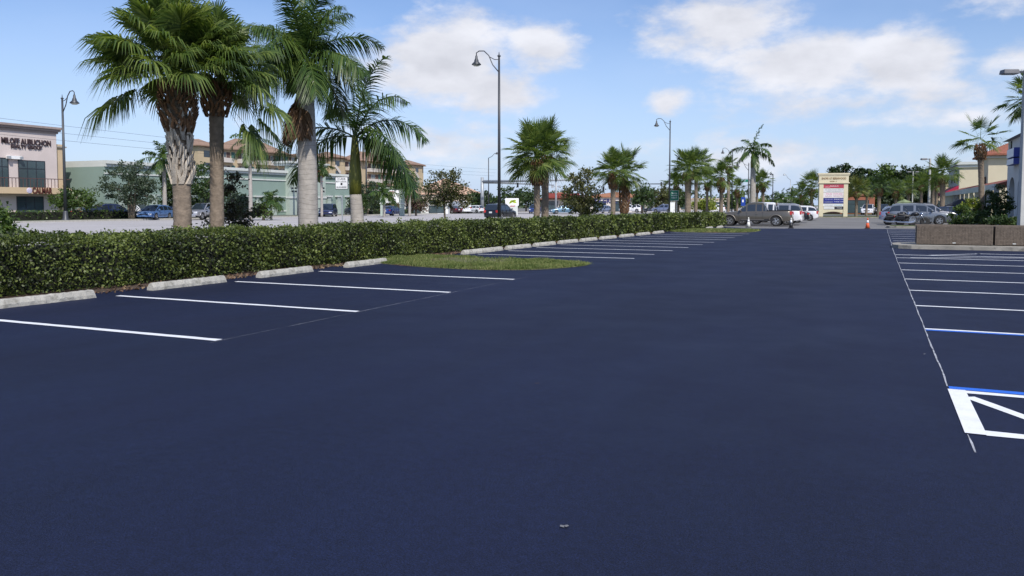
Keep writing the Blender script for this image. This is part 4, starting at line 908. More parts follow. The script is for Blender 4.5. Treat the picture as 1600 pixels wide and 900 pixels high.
wicker('wicker_planter', 'shorter brown woven planter box at the right, next to the lamp post', 3.94, 5.12, 33.2, .75, .13, .85, .02)
# small debris on the asphalt
for i, (px, py, lb, c) in enumerate(((880, 834, 'pale crumpled scrap on the near asphalt', (.16, .16, .17)), (838, 603, 'small brown dead leaf in the middle of the asphalt', (.10, .06, .04)), (1449, 556, 'tiny white chip beside the right chalk line', (.4, .4, .42)))):
    D = 1.6 * FPX / (py - HOR); x, y = onD(px, D); s_ = (.028, .022, .018)[i]
    V, F = leaf_cloud(np.array([[0, 0, 0], [s_ * .7, .01, .004]]), s_, 1.4, 0, .1, 3); V[:, 2] = np.abs(V[:, 2]) * .3 + .008
    o = np_mesh('litter_scrap', V, F, mat('scrap_%d' % i, c, .9)); o.location = (x, y, 0); tag(o, lb, 'litter')

# parking lot lights
def lot_light(label, X, Y, h, side=-1, double=False, wd=.26):
    t = thing('parking_light', label, 'light pole', (X, Y, 0), TH, 'concrete parking lot light poles')
    MB().box((0, 0, h / 2), (wd, wd, h), taper=.72).build('pole', M_['lpole'], t, bevel=.02)
    for s_ in ((side,) if not double else (-1, 1)):
        MB().box((s_ * .35, 0, h - .08), (.5, .08, .08)).build('arm', M_['pole'], t); hd = MB(); hd.box((s_ * .75, 0, h - .08), (.72, .42, .2), taper=.9); o = hd.build('lamp_head', mat('lamp_grey', (.16, .16, .17), .5), t, bevel=.03)
        MB().box((s_ * .75, 0, h - .19), (.55, .3, .02)).build('lens', mat('lamp_lens', (.55, .55, .5), .3), t)
x, y = onD(1595.5, 36); lot_light('tall concrete light pole at the right edge beside the woven planters', x, y, hz(112, 36))
x, y = onD(1450.5, 96); lot_light('thin pale light pole beside the fan palm near the shops', x, y, hz(248, 96))
x, y = onD(1424.5, 145); lot_light('far double-headed lot light above the cream shop', x, y, hz(268, 145), double=True, wd=.2)

# ------------------------------------------------------------------ plaza sign
x, y = onD(1300.5, 99); t = thing('plaza_sign', 'cream stucco monument sign with stacked tenant boards at the end of the aisle', 'sign', (x, y, 0), TH - .17)
cream = mat('cream_stucco', (.62, .56, .40), .85, .06, 2, .3, 30); k = 99 / FPX
def zz(py): return hz(py, 99)
w2 = 21.3 * k; b = MB()
for s_ in (-1, 1): b.box((s_ * (w2 - 3.2 * k), 0, zz(283) / 2), (6.2 * k, .62, zz(283)))
b.box((0, 0, (zz(330) + zz(283)) / 2), (2 * w2 - 12.3 * k, .5, zz(283) - zz(330)))
b.build('frame', cream, t); b = MB()
b.box((0, 0, (zz(286.6) + zz(275)) / 2 + .02), (2 * w2 + 1.2 * k, .7, zz(275) - zz(286.6))); b.box((0, 0, zz(286)), (2 * w2 + 4 * k, .84, 1.6 * k)); b.box((0, 0, zz(272)), (2 * w2 + 4.6 * k, .9, 2.4 * k)); b.box((0, 0, zz(274)), (2 * w2 + 3.0 * k, .8, 1.6 * k)); b.build('header', cream, t)
ar = MB(); P = [(-w2 + 6.3 * k, zz(330))] + [(-w2 + 6.3 * k + (2 * w2 - 12.6 * k) * i / 10, zz(333) + math.sin(PI * i / 10) * 2.5 * k) for i in range(11)] + [(w2 - 6.3 * k, zz(330))]
ar.add([(a, -.245, z - .004) for a, z in P] + [(a, .245, z - .004) for a, z in P], [tuple(range(13)), tuple(range(13, 26))[::-1]] + [(i, i + 13, (i + 1) % 13 + 13, (i + 1) % 13) for i in range(13)]); ar.build('arched_panel', cream, t)
gold = mat('gold_letters', (.30, .19, .09), .5); F_ = (PI / 2, 0, 0)
text('SHOPS AT BERNWOOD', .36, gold, t, (0, -.37, zz(279.3)), F_, width=36 * k, depth=.015); text('28811', .15, gold, t, (-1 * k, -.37, zz(283.6)), F_, width=10 * k, depth=.015)
def board(y0, y1, x0, x1, name, col, lines=(), lc=(.2, .2, .25)):
    MB().box(((x0 + x1) / 2 * k, -.27, (zz(y0) + zz(y1)) / 2), ((x1 - x0) * k, .04, abs(zz(y0) - zz(y1)) - .015)).build('tenant_board', mat(name, col, .5, .06, 2), t)
    for (s_, yy, xx, wd, c) in lines: text(s_, abs(y1 - y0) * k * .55 / max(1, len(set(l[1] for l in lines)) * .8), mat('ink_%02d%02d%02d' % tuple(int(q * 99) for q in c), c, .5), t, (xx * k, -.292, zz(yy)), F_, depth=.004, width=wd * k)
board(288.3, 294, -15.3, 15.3, 'board_red', (.42, .05, .08), (('NAILS', 291, 1, 12, (.8, .75, .75)), ('SALON', 292.5, -9, 7, (.8, .5, .55))))
board(294.6, 300.6, -15.3, 15.3, 'board_grey', (.62, .62, .62), (('EL GAUCHO INCA', 296.8, 1, 26, (.28, .33, .36)), ('RESTAURANT', 299.2, 1, 22, (.35, .38, .4))))
board(300.9, 309.2, -15.3, 15.3, 'board_pink', (.68, .64, .64), (('FINE WINES', 303.3, 1, 24, (.55, .2, .3)), ('AND SPIRITS', 306.6, 1, 28, (.45, .3, .35))))
board(309.6, 318, -15.3, 15.3, 'board_navy', (.02, .03, .20), (('Travel', 311.5, -7, 11, (.5, .5, .8)), ('vacations', 315.5, -7, 12, (.65, .68, .6)), ('BRIDAL', 311.4, 8.5, 15, (.75, .78, .85)), ('TAILOR', 315.3, 8.5, 15, (.75, .78, .9))))
board(318.4, 322.6, -15.3, 15.3, 'board_white', (.66, .67, .66), (('UPSCALE', 320.6, -7, 12, (.35, .38, .45)), ('Optical', 320.6, 7, 11, (.2, .45, .55))))
board(323.0, 327.0, -14, 1.5, 'board_white', (.66, .67, .66), (('Cuisine', 325, -7, 12, (.4, .4, .42)),))
board(323.0, 327.0, 2, 17, 'board_black', (.02, .02, .025), (('YOGA', 325, 9, 8, (.6, .62, .65)),))

# ------------------------------------------------------------------ signal masts
def sig_head(parent, x, y, z):
    b = MB(); b.box((x, y, z), (.34, .3, 1.05)); o = b.build('signal_head', M_['black'], parent, bevel=.03); v = MB()
    for dz in (-.33, 0, .33): v.lathe([(.12, 0), (.13, -.16)], (0, 0, 0), 10, 'Y'); v.v[-20:] = [(a + x, b_ + y - .15, c + z + dz) for a, b_, c in v.v[-20:]]
    v.build('visor', M_['black'], o)
mx, my = -75.5, 150.5; D = dist(mx, my)
t = thing('traffic_signal', 'big grey signal mast with two arms over the road, left of the tallest lamp', 'traffic signal', (mx, my, 0)); h = hz(284, D)
MB().tube([(0, 0, 0), (0, 0, h + .9)], [.42, .32], 14).build('pole', M_['galv'], t, True)
MB().tube([(0, 0, h), (13, -.3, h + .05), (27.5, -.5, h + .1)], [.32, .2, .12], 10).build('arm', M_['galv'], t, True); MB().tube([(0, 0, h - .1), (2, 12, h - .1), (6, 26, h - .2)], [.28, .18, .1], 10).build('arm', M_['galv'], t, True)
for xx in (14.6, 23.6): sig_head(t, xx, -.55, h - .1)
for q in (.45, .8): sig_head(t, 6 * q + .5, 26 * q - .5, h - .5)
MB().tube([(26.8, -.5, h + .5), (26.8, -.5, h - 2.4)], .07, 6).build('drop_pole', M_['galv'], t); sig_head(t, 26.9, -.6, h - 1.8)
x, y = onD(868.5, 158); t = thing('traffic_signal', 'pale signal post with cross arm between the palm pair and the bushy tree', 'traffic signal', (x, y, 0), TH); h2 = hz(276, 158)
MB().tube([(0, 0, 0), (0, 0, h2)], [.22, .16], 10).build('pole', M_['galv'], t, True); sig_head(t, 0, -.3, h2 - .3); MB().tube([(-.9, 0, hz(292, 158)), (.9, 0, hz(291, 158))], .06, 6).build('arm', M_['galv'], t, True)
for xx in (-.7, .7): MB().box((xx, -.1, hz(292, 158)), (.45, .2, .5)).build('signal_box', M_['galv'], t)
x, y = onD(1110, 200); t = thing('traffic_signal', 'dark far signal mast whose thin arm passes behind the slim palm', 'traffic signal', (x, y, 0), TH); h3 = hz(287, 200)
MB().tube([(0, 0, 0), (0, 0, h3 + .5)], [.25, .2], 8).build('pole', M_['pole'], t, True); MB().tube([(0, 0, h3), (-17, 0, h3 - .1)], [.18, .1], 8).build('arm', M_['pole'], t, True)
for xx in (-7.2, -12.5): sig_head(t, xx, -.3, h3 - .1)
x, y = onD(1169, 170); t = thing('overhead_sign', 'green street-name sign hung on a short arm left of the tall royal palm', 'sign', (x, y, 0), TH); h4 = hz(282, 170)
MB().tube([(0, 0, 0), (0, 0, h4 + .6)], [.2, .16], 8).build('pole', M_['galv'], t, True); MB().tube([(0, 0, h4 + .3), (-2.4, 0, h4 + .3)], .07, 6).build('arm', M_['galv'], t, True); MB().box((-1.2, -.1, h4 - .1), (2.1, .05, .55)).build('panel', gm, t)
text('US 41', .4, M_['white'], t, (-1.2, -.135, h4 - .1), F_, depth=.004)
# utility pole and wires
t = thing('utility_pole', 'grey utility pole partly hidden by the stout royal palm trunk', 'utility pole', (-80, 97, 0)); MB().tube([(0, 0, 0), (0, 0, 9.9)], [.2, .14], 8).build('pole', M_['galv'], t, True); MB().box((0, 0, 9.3), (1.6, .1, .12)).build('crossarm', M_['bark'], t)
for q, (z0, z1, lb) in enumerate(((11.0, 9.75, 'highest overhead wire crossing the sky at left'), (10.2, 9.0, 'middle overhead wire crossing the sky at left'), (9.4, 8.3, 'lowest overhead wire crossing the sky at left'))):
    pts = [(-80 - .3 * q, 26 + 71 * u, z0 + (z1 - z0) * u - .5 * 4 * u * (1 - u) * .6) for u in np.linspace(0, 1, 16)]
    o = MB().tube(pts, .014, 5).build('overhead_wire', M_['pole']); tag(o, lb, 'wire', 'overhead wires')
    o = MB().tube([(-80 - .3 * q, 97 + 70 * u, z1 - .3 * 4 * u * (1 - u)) for u in np.linspace(0, 1, 12)], .014, 5).build('overhead_wire', M_['pole']); tag(o, lb.replace('crossing the sky at left', 'right of the utility pole, behind the palms'), 'wire', 'overhead wires')

# ------------------------------------------------------------------ buildings
def win(parent, cx, cy, cz, wy, h, nx, axis='Y', rows=(.3,), fm=None, gmx=None, out=1):
    """a framed window on a wall facing +X (axis Y) or -Y (axis X)"""
    fm = fm or mat('dark_frame', (.03, .035, .045), .4); p = MB(); g = MB(); fr = .07
    def bx(mb, a0, a1, z0, z1, d0, d1):
        if axis == 'Y': mb.bb(cx + min(d0 * out, d1 * out), cx + max(d0 * out, d1 * out), cy + a0, cy + a1, cz + z0, cz + z1)
        else: mb.bb(cx + a0, cx + a1, cy - d1, cy - d0, cz + z0, cz + z1)
    bx(p, -wy / 2, wy / 2, h / 2 - fr, h / 2, .0, .06); bx(p, -wy / 2, wy / 2, -h / 2, -h / 2 + fr, .0, .06)
    for i in range(nx + 1): a = -wy / 2 + (wy - fr) * i / nx; bx(p, a, a + fr, -h / 2 + fr, h / 2 - fr, .0, .058)
    for r_ in rows: bx(p, -wy / 2 + .01, wy / 2 - .01, h / 2 - h * r_ - fr / 2, h / 2 - h * r_ + fr / 2, .0, .055)
    f = p.build('window', fm, parent); bx(g, -wy / 2 + .02, wy / 2 - .02, -h / 2 + .02, h / 2 - .02, .0, .02); g.build('pane', gmx or M_['wglass'], f)
    return f
# office at left, facade faces the road (+X) on X=-88
BX = -88.0; t = thing('office_building', 'pinkish two-storey office with balcony and dark block lettering at the left', 'building', (BX, 50, 0))
pink = mat('pinkish_stucco', (.58, .50, .47), .9, .05, .6, .2, 20); tan = mat('orange_tan_stucco', (.55, .42, .27), .9, .05, .6, .2, 20); Y0, Y1 = -20, onX(92, BX)[1] - 50
Dc = dist(*onX(92, BX)); H1 = hz(209, Dc); kk = lambda px: onX(px, BX)[1] - 50
def hp(px, py): return hz(py, dist(*onX(px, BX)))
b = MB(); b.bb(-16, 0, Y0, Y1, 0, H1); b.build('wall', pink, t); b = MB(); b.bb(-15.9, -.4, Y1 + .002, Y1 + 1.3, 0, hp(98, 226)); b.build('side_wing', tan, t); MB().bb(-15.9, -.2, Y1 + .004, Y1 + 1.45, hp(98, 231), hp(98, 229)).build('wing_cap', mat('grey_trim', (.3, .27, .24), .8), t)
cr_ = MB()
for i, (o_, z0, z1) in enumerate(((.15, 0, .25), (.35, .252, .5), (.55, .502, .75))): cr_.bb(-16 - o_, o_, Y0 - o_, Y1 + o_, H1 + z0 - .1, H1 + z1 - .1)
cr_.build('cornice', mat('taupe_trim', (.30, .24, .22), .8), t)
zb = hp(50, 293.5); zt_ = hp(50, 303); b = MB(); b.bb(.0, 1.3, Y0, Y1 + .9, zt_, zb); b.build('balcony', tan, t)
b = MB(); zr = hp(50, 280)
for i in range(int((Y1 - Y0) / .42)): b.bb(1.2, 1.24, Y0 + i * .42, Y0 + i * .42 + .05, zb, zr)
b.bb(1.17, 1.27, Y0, Y1 + .7, zr, zr + .08); b.build('balcony_railing', mat('rail_brown', (.10, .055, .05), .5), t)
for (a, c, py0, py1, nx, rr) in ((31, 73, 251, 292, 3, (.3,)), (-14, 16, 249, 291, 3, (.3,)), (-70, -30, 245, 290, 3, (.3,))):
    ya, yc = kk(a), kk(c); z1 = hp(50, py0 + .0); z0 = zb; win(t, .0, (ya + yc) / 2, (z0 + z1) / 2, yc - ya, z1 - z0, nx, rows=rr)
ya, yc = kk(27), kk(69); win(t, .0, (ya + yc) / 2, (hp(50, 307) + hp(50, 333)) / 2, yc - ya, hp(50, 307) - hp(50, 333), 3, rows=(.3,))
ya, yc = kk(-50), kk(-8); win(t, .0, (ya + yc) / 2, (hp(0, 307) + hp(0, 333)) / 2, yc - ya, hp(0, 307) - hp(0, 333), 3, rows=(.3,))
RX = (PI / 2, 0, PI / 2); lt = mat('letters_dark', (.05, .03, .035), .6); yl, yr = kk(5), kk(83)
text('MILOFF AUBUCHON', .9, lt, t, (.08, (yl + yr) / 2, hp(40, 222.3)), RX, width=(yr - yl) * .98, depth=.06, bold=.012); yl, yr = kk(20), kk(69); text('REALTY GROUP', .6, lt, t, (.08, (yl + yr) / 2, hp(40, 230.3)), RX, width=(yr - yl) * .98, depth=.06, bold=.012)
yl, yr = kk(40), kk(71); text('CALMAR', 1.0, mat('letters_brown', (.10, .03, .02), .6), t, (1.36, (yl + yr) / 2, hp(55, 298.5)), RX, width=yr - yl, depth=.04, bold=.03)
MB().lathe([(.35, 0), (.3, .05), (.05, .07)], (1.3, kk(36), hp(36, 298)), 7, 'X').build('emblem', mat('emblem_lilac', (.55, .5, .62), .5), t)
MB().box((.2, kk(23.5), hp(22, 246.5)), (.3, 1.6, .35)).build('wall_light', M_['white'], t)
for q in (-.7, .7): MB().box((.4, kk(23.5) + q, hp(22, 247) + .0), (.35, .3, .3)).build('floodlight', M_['galv'], t)
# green building X=-85
GX = -85.0; t = thing('green_store', 'long sage green store with white trim and red lettering over its entrance', 'building', (GX, 90, 0))
sage = mat('sage_stucco', (.22, .295, .255), .9, .05, .4, .2, 20); sagel = mat('pale_sage', (.38, .44, .39), .9, .05, .4, .2, 20); wt = mat('white_trim', (.56, .58, .55), .8, .04, 1)
gy = lambda px: onX(px, GX)[1] - 90
def gh(px, py): return hz(py, dist(*onX(px, GX)))
yA, yB, yC, yD = 67.5 - 90, gy(447), gy(503), gy(552); hL = gh(400, 272); hR = gh(530, 279)
b = MB(); b.bb(-22, 0, yA, yB, 0, hL); b.bb(-22, 0, yC, yD, 0, hR); b.bb(-22, -.8, yB + .01, yC - .01, 0, hL); b.build('wall', sage, t)
MB().bb(-40, -15, 69.5 - 90, 84 - 90, 0, 5.9).build('setback_wall', sage, t); b = MB(); b.bb(-40.3, -14.8, 69.2 - 90, 83.9 - 90, 5.904, 6.25); b.bb(-39, -15.6, 69.8 - 90, 83.8 - 90, 6.254, 6.9); b.build('setback_cornice', wt, t); MB().bb(-39.5, -15.2, 69.5 - 90, 83.7 - 90, 6.904, 7.5).build('roof_ledge', mat('roof_grey', (.33, .30, .28), .8), t)
b = MB()
for (a, c, hh) in ((yA, yB, hL), (yC, yD, hR)):
    b.bb(-22.2, .25, a, c, hh + .004, hh + .35); b.bb(-22.4, .5, a, c + .3, hh + .354, hh + .75); b.bb(0.003, .12, a, c, hh - .9, hh - .7)
b.build('cornice', wt, t)
hE = gh(460, 256)
yb0, yb1 = gy(447), gy(460); yc0, yc1 = gy(491), gy(503.5); b = MB()
for (a, c) in ((yb0, yb1), (yc0, yc1)): b.bb(-.1, .8, a, c, 0, hE - .4)
b.bb(-1.5, .5, yb1, yc0, gh(475, 286), hE - .4); b.build('portal', sagel, t)
b = MB(); b.bb(-2, 1.0, yb0 - .3, yc1 + .3, hE - .396, hE); b.bb(-2.2, 1.25, yb0 - .6, yc1 + .6, hE + .004, hE + .3); b.build('portal_cap', wt, t); MB().bb(.1, .95, yb0 - .1, yb1 + .1, gh(453, 310), gh(453, 307)).build('pillar_band', wt, t); MB().bb(.1, .95, yc0 - .1, yc1 + .1, gh(497, 310), gh(497, 307)).build('pillar_band', wt, t)
for (a, py) in ((451.5, 294), (451.5, 299), (456.5, 294), (456.5, 299), (500, 294), (500, 299)): MB().box((.82, gy(a), gh(a, py)), (.04, .5, .25)).build('vent', M_['black'], t)
MB().bb(-.79, -.6, gy(463), gy(489), .1, 4.2).build('entrance_door', M_['wglass'], t)
redm = mat('red_letters', (.50, .015, .05), .5); ya, yc = gy(460), gy(500)
text('RIB & CLUB', 1.6, redm, t, (.86, (ya + yc) / 2, gh(480, 272.0)), RX, width=(yc - ya) * .96, depth=.08, bold=.03); text('AND GRILL', .8, redm, t, (.86, (ya + yc) / 2, gh(480, 281)), RX, width=(yc - ya) * .93, depth=.06)
for px_ in (380, 403, 427, 513, 528, 543):
    a = gy(px_); b = MB(); b.bb(.002, .35, a - .45, a + .45, 0, gh(px_, 308)); b.build('pilaster', sagel, t); MB().bb(.002, .5, a - .75, a + .75, gh(px_, 308) + .003, gh(px_, 305.5)).build('pilaster_cap', wt, t)
for px_ in (190, 240, 300, 340): a = gy(px_); MB().bb(.002, .3, a - .4, a + .4, 0, gh(px_, 306)).build('pilaster', sagel, t)
for pz in (gh(400, 308), gh(400, 331)): b = MB(); b.bb(.001, .1, yA, yB, pz, pz + .22); b.build('band', wt if pz < 2 else sagel, t)
# condominium X=-153
CX = -153.0; t = thing('condominium', 'long tan five-storey condominium with orange tiled roofs and white balconies', 'building', (CX, 200, 0))
yel = mat('tan_stucco', (.46, .365, .235), .9, .07, .3, .2, 10); tile = mat('tile_roof', (.27, .175, .125), .9, .15, 1.5, .5, 8); balc = mat('balcony_white', (.55, .50, .45), .8, .05, 1)
cy_ = lambda px: onX(px, CX)[1] - 200
def chh(px, py): return hz(py, dist(*onX(px, CX)))
yS, yE = cy_(320), cy_(662); HC = 15.8
MB().bb(-8, 0, yS, yE, 0, HC).build('wall', yel, t)
def hip(mb, x0, x1, y0, y1, z0, z1, ov=.9):
    x0 -= ov; x1 += ov; y0 -= ov; y1 += ov; r_ = min(x1 - x0, y1 - y0) / 2; cx, cy = (x0 + x1) / 2, (y0 + y1) / 2
    if (x1 - x0) < (y1 - y0): A, B = (cx, y0 + r_, z1), (cx, y1 - r_, z1)
    else: A, B = (x0 + r_, cy, z1), (x1 - r_, cy, z1)
    V = [(x0, y0, z0), (x1, y0, z0), (x1, y1, z0), (x0, y1, z0), (x0, y0, z0 - .25), (x1, y0, z0 - .25), (x1, y1, z0 - .25), (x0, y1, z0 - .25), A, B]
    if (x1 - x0) < (y1 - y0): F = [(0, 1, 8), (1, 2, 9, 8), (2, 3, 9), (3, 0, 8, 9)]
    else: F = [(0, 1, 9, 8), (1, 2, 9), (2, 3, 8, 9), (3, 0, 8)]
    mb.add(V, F + [(4, 7, 6, 5), (0, 4, 5, 1), (1, 5, 6, 2), (2, 6, 7, 3), (3, 7, 4, 0)])
for (a, c) in ((368, 440), (565, 612)):
    b = MB(); hip(b, -8, .6, cy_(a), cy_(c), HC + .3, HC + 3.6, 1.2); b.build('roof', tile, t)
b = MB(); b.bb(-8.8, 1.0, yS - .4, yE + .4, HC + .01, HC + .3); b.build('eave', tile, t)
MB().bb(-8, -3, cy_(404), cy_(428), HC + 1.6, HC + 2.9).build('roof_tarp', mat('green_tarp', (.04, .10, .09), .9), t)
for (a, c, top) in ((308, 334, 226), (484, 504, 243), (513, 536, 244), (640, 657, 256)):
    zt2 = chh((a + c) / 2, top) - .6; MB().bb(-7, .9, cy_(a), cy_(c), 0, zt2).build('tower', yel, t); b = MB(); hip(b, -7, .9, cy_(a), cy_(c), zt2 + .25, zt2 + 2.0); b.build('tower_roof', tile, t)
    for j in range(5): z = zt2 - 1.8 - j * 3; MB().bb(.903, .96, (cy_(a) + cy_(c)) / 2 - 1, (cy_(a) + cy_(c)) / 2 + 1, z - .8, z + .8).build('stair_opening', M_['glass'], t)
    if a in (513, 640):
        for j in range(4): z = zt2 - 3.6 - j * 3; b = MB(); b.box((1.05, (cy_(a) + cy_(c)) / 2, z), (.2, 3.4, .9), mtx=Matrix.Rotation(.7 * (1 if j % 2 else -1), 3, 'X')); b.build('stair_flight', balc, t)
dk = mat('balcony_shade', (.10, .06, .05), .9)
bay = [(340, 362), (372, 392), (400, 416), (420, 432), (436, 447), (452, 466), (540, 556), (574, 592), (594, 610), (614, 624), (626, 638)]
for (a, c) in bay:
    y0, y1 = cy_(a), cy_(c)
    for fl in range(4):
        z = 2.2 + fl * 3.5
        MB().bb(.003, .08, y0 + .2, y1 - .2, z + 1.0, z + 2.5).build('balcony_shade_panel', dk, t)  # flat dark panel on the wall; recess shade is put into its colour
        MB().bb(.09, 1.3, y0, y1, z - .2, z + .95).build('balcony', balc, t)
        win(t, .09, (y0 + y1) / 2, z + 1.75, (y1 - y0) * .35, 1.4, 2, rows=(), fm=balc)
for (a) in (366, 396, 418, 434, 449, 560, 593, 612):
    for fl in range(4): MB().bb(.003, .1, cy_(a) - .6, cy_(a) + .6, 3.2 + fl * 3.5, 4.8 + fl * 3.5).build('shutter', mat('green_shutter', (.05, .13, .11), .7), t)
# low buildings beyond
def simple_shop(name, label, px0, px1, D, top_py, col, roofcol, roof_h, rz, letters=None, doors=True, back=8, awn=None, base=None):
    x0, y0 = onD(px0, D); x1, y1 = onD(px1, D); cx, cy = (x0 + x1) / 2, (y0 + y1) / 2; W_ = math.hypot(x1 - x0, y1 - y0); h = hz(top_py, D); t = thing(name, label, 'building', (cx, cy, 0), TH + rz)
    wm = mat('wall_%d_%d' % (px0, D), col, .9, .05, .5, .2, 20); MB().bb(-W_ / 2, W_ / 2, 0, back, 0, h).build('wall', wm, t)
    b = MB(); hip(b, -W_ / 2, W_ / 2, 0, back, h + .26, h + roof_h, .5) if roof_h > .5 else b.bb(-W_ / 2 - .2, W_ / 2 + .2, -.2, back + .2, h + .003, h + .4); b.build('roof', mat('roof_%d_%d' % (px0, D), roofcol, .9, .15, 1), t)
    n = max(1, int(W_ / 4))
    if doors:
        for i in range(n): win(t, -W_ / 2 + (i + .5) * W_ / n, -.003, 1.3, W_ / n * .66, 2.3, 2, axis='X')
    if letters:
        for (s_, fx, fz, wd, hh, c) in letters: text(s_, hh, mat('ltr_%d' % int(sum(c) * 1000), c, .5), t, (fx, -.06, fz), F_, width=wd, depth=.04, bold=.03)
    if awn: b = MB(); b.add([(-W_ / 2, -.01, awn[0]), (W_ / 2, -.01, awn[0]), (W_ / 2, -1.5, awn[1]), (-W_ / 2, -1.5, awn[1]), (-W_ / 2, -.01, awn[0] - .1), (W_ / 2, -.01, awn[0] - .1), (W_ / 2, -1.5, awn[1] - .3), (-W_ / 2, -1.5, awn[1] - .3)], [(0, 1, 2, 3), (4, 7, 6, 5), (3, 2, 6, 7), (1, 0, 4, 5), (0, 3, 7, 4), (2, 1, 5, 6)]); b.build('awning', mat('awning_red', (.20, .035, .025), .8), t)
    return t
simple_shop('shop_building', 'white shop with orange tiled roof and dark blue sign letters behind the middle palm pair', 922, 1012, 172, 308.5, (.62, .57, .52), (.34, .15, .08), 1.3, .0, (('TV GRILL', -2.9, hz(314.5, 172), 5.0, 1.2, (.02, .02, .12)), ('BANK', 1.6, hz(315, 172), 2.0, 1.0, (.05, .02, .2))), back=14)
simple_shop('shop_building', 'small cream shop with red awning, behind the pale signal post', 848, 905, 180, 312, (.5, .45, .4), (.30, .14, .08), 1.8, 0, None, awn=(4.2, 3.4), back=12)
simple_shop('shop_building', 'low white building with grey door seen left of the young oak', 628, 700, 140, 321, (.72, .72, .70), (.5, .5, .48), .2, 0)
simple_shop('villa', 'big building with pale orange tiled roofs behind the young oak', 632, 752, 250, 304, (.6, .5, .42), (.52, .34, .24), 5.5, 0, back=30)
simple_shop('shop_building', 'red-brown building under the trees right of the plaza sign', 1312, 1366, 142, 306, (.28, .10, .06), (.2, .08, .05), .2, 0)
simple_shop('shop_building', 'beige arcade shop at the far right end of the lot', 1429, 1482, 175, 290, (.50, .40, .32), (.55, .45, .38), .3, 0)
simple_shop('shop_building', 'pale low building glimpsed left of the plaza sign', 1218, 1262, 230, 312, (.6, .6, .58), (.55, .55, .52), .2, 0)
simple_shop('shop_building', 'low tan building glimpsed between the palms right of the cabinet', 1060, 1150, 250, 312, (.5, .45, .38), (.45, .35, .28), .2, 0)
# green framed board sign
x, y = onD(613.5, 116); t = thing('board_sign', 'white board in a pale green pillared frame by the far verge', 'sign', (x, y, 0), TH); q = 116 / FPX
for s_ in (-1, 1): MB().box((s_ * 15 * q, 0, hz(294, 116) / 2), (7 * q, .6, hz(294, 116))).build('pillar', sagel, t); MB().box((s_ * 15 * q, 0, hz(318, 116)), (9 * q, .75, .14)).build('pillar_band', wt, t)
MB().box((0, 0, hz(294, 116)), (38 * q, .8, .18)).build('cap', wt, t); MB().box((0, -.1, (hz(296, 116) + hz(317, 116)) / 2), (21 * q, .2, 20 * q)).build('board', M_['white'], t)
text('DR', .5, redm, t, (0, -.21, hz(301, 116)), F_, depth=.01); text('VILLA', .5, M_['black'], t, (0, -.21, hz(306.5, 116)), F_, depth=.01, width=11 * q); text('RESORT CLUB', .2, M_['pole'], t, (0, -.21, hz(311.5, 116)), F_, depth=.01, width=12 * q)
# leaf logo sign
x, y = onD(800, 125); t = thing('board_sign', 'white sign with yellow-green leaf picture just right of the black SUV', 'sign', (x, y, 0), TH); q = 125 / FPX; MB().box((0, 0, hz(321, 125) / 2), (18 * q, .4, hz(321, 125))).build('base', wt, t); MB().box((0, 0, (hz(310, 125) + hz(321, 125)) / 2), (21 * q, .3, 11.5 * q)).build('board', M_['white'], t)
lf = MB()
for (dx, dz, a, l) in ((0, 0, .5, .55), (.25, .1, .2, .5), (-.2, -.05, .9, .4), (.4, -.1, -.2, .35)):
    Rm = Matrix.Rotation(-a, 3, 'Y'); lf.add([tuple(Rm @ Vector(p) + Vector((dx, -.16, hz(315, 125) + dz))) for p in ((-l, 0, 0), (-l * .3, 0, -.16), (l * .5, 0, -.12), (l, 0, .05), (l * .4, 0, .14), (-l * .4, 0, .14))], [(0, 1, 2, 3, 4, 5)])
lf.build('leaf_emblem', mat('lime', (.35, .45, .03), .5), t); text('LEAF', .3, redm, t, (.1, -.22, hz(322, 125)), F_, depth=.01, width=8 * q)

# ------------------------------------------------------------------ shops on the right (X about 12-14)
t = thing('arcade_shop', 'grey-white shop front with arches and blue sign boxes at the right edge', 'building', (12, 80, 0)); gw = mat('grey_white_stucco', (.55, .55, .53), .9, .05, .6, .2, 20)
yn, yf = -14.0, onX(1572, 12)[1] - 80; Hh = hz(222, dist(12, yf + 80)); AR = [(yf - 4.6, yf - 1.2), (yf - 10.2, yf - 6.4), (yf - 16, yf - 12.2)]
def arch_wall(x0, x1, y0, y1, h, arches, za=3.0):
    mb = MB(); cuts = sorted(arches); prev = y0
    for (a, c) in cuts:
        mb.bb(x0, x1, prev, a, 0, h); r_ = (c - a) / 2; cyy = (a + c) / 2; n = 12; P = [(c, h), (a, h)] + [(cyy - r_ * math.cos(PI * i / n), za + r_ * .75 * math.sin(PI * i / n)) for i in range(n + 1)]
        V = [(x0, p, z) for p, z in P] + [(x1, p, z) for p, z in P]; m_ = len(P); mb.add(V, [tuple(range(m_)), tuple(range(m_, 2 * m_))[::-1]] + [(i, i + m_, (i + 1) % m_ + m_, (i + 1) % m_) for i in range(m_)]); prev = c
    mb.bb(x0, x1, prev, y1, 0, h); return mb
arch_wall(0, .6, -18.0, yf, Hh, [a for a in AR]).build('arcade_wall', gw, t); MB().bb(3.2, 14, -18, yf, 0, Hh).build('rear_wall', gw, t); MB().bb(.6, 3.2, -18, yf, Hh - .6, Hh - .01).build('ceiling', gw, t)
MB().bb(.002, 14, yf + .002, yf + .3, 0, Hh).build('end_wall', gw, t)
g = MB(); g.add([(-.5, -19, Hh + .01), (-.5, yf + .6, Hh + .01), (14, yf + .6, Hh + .01), (14, -19, Hh + .01), (6.7, -19, Hh + 3.2), (6.7, yf + .6, Hh + 3.2)], [(0, 1, 5, 4), (1, 2, 5), (2, 3, 4, 5), (3, 0, 4), (0, 3, 2, 1)]); g.build('roof', mat('roof_shingle', (.25, .25, .26), .9, .1, 2), t)
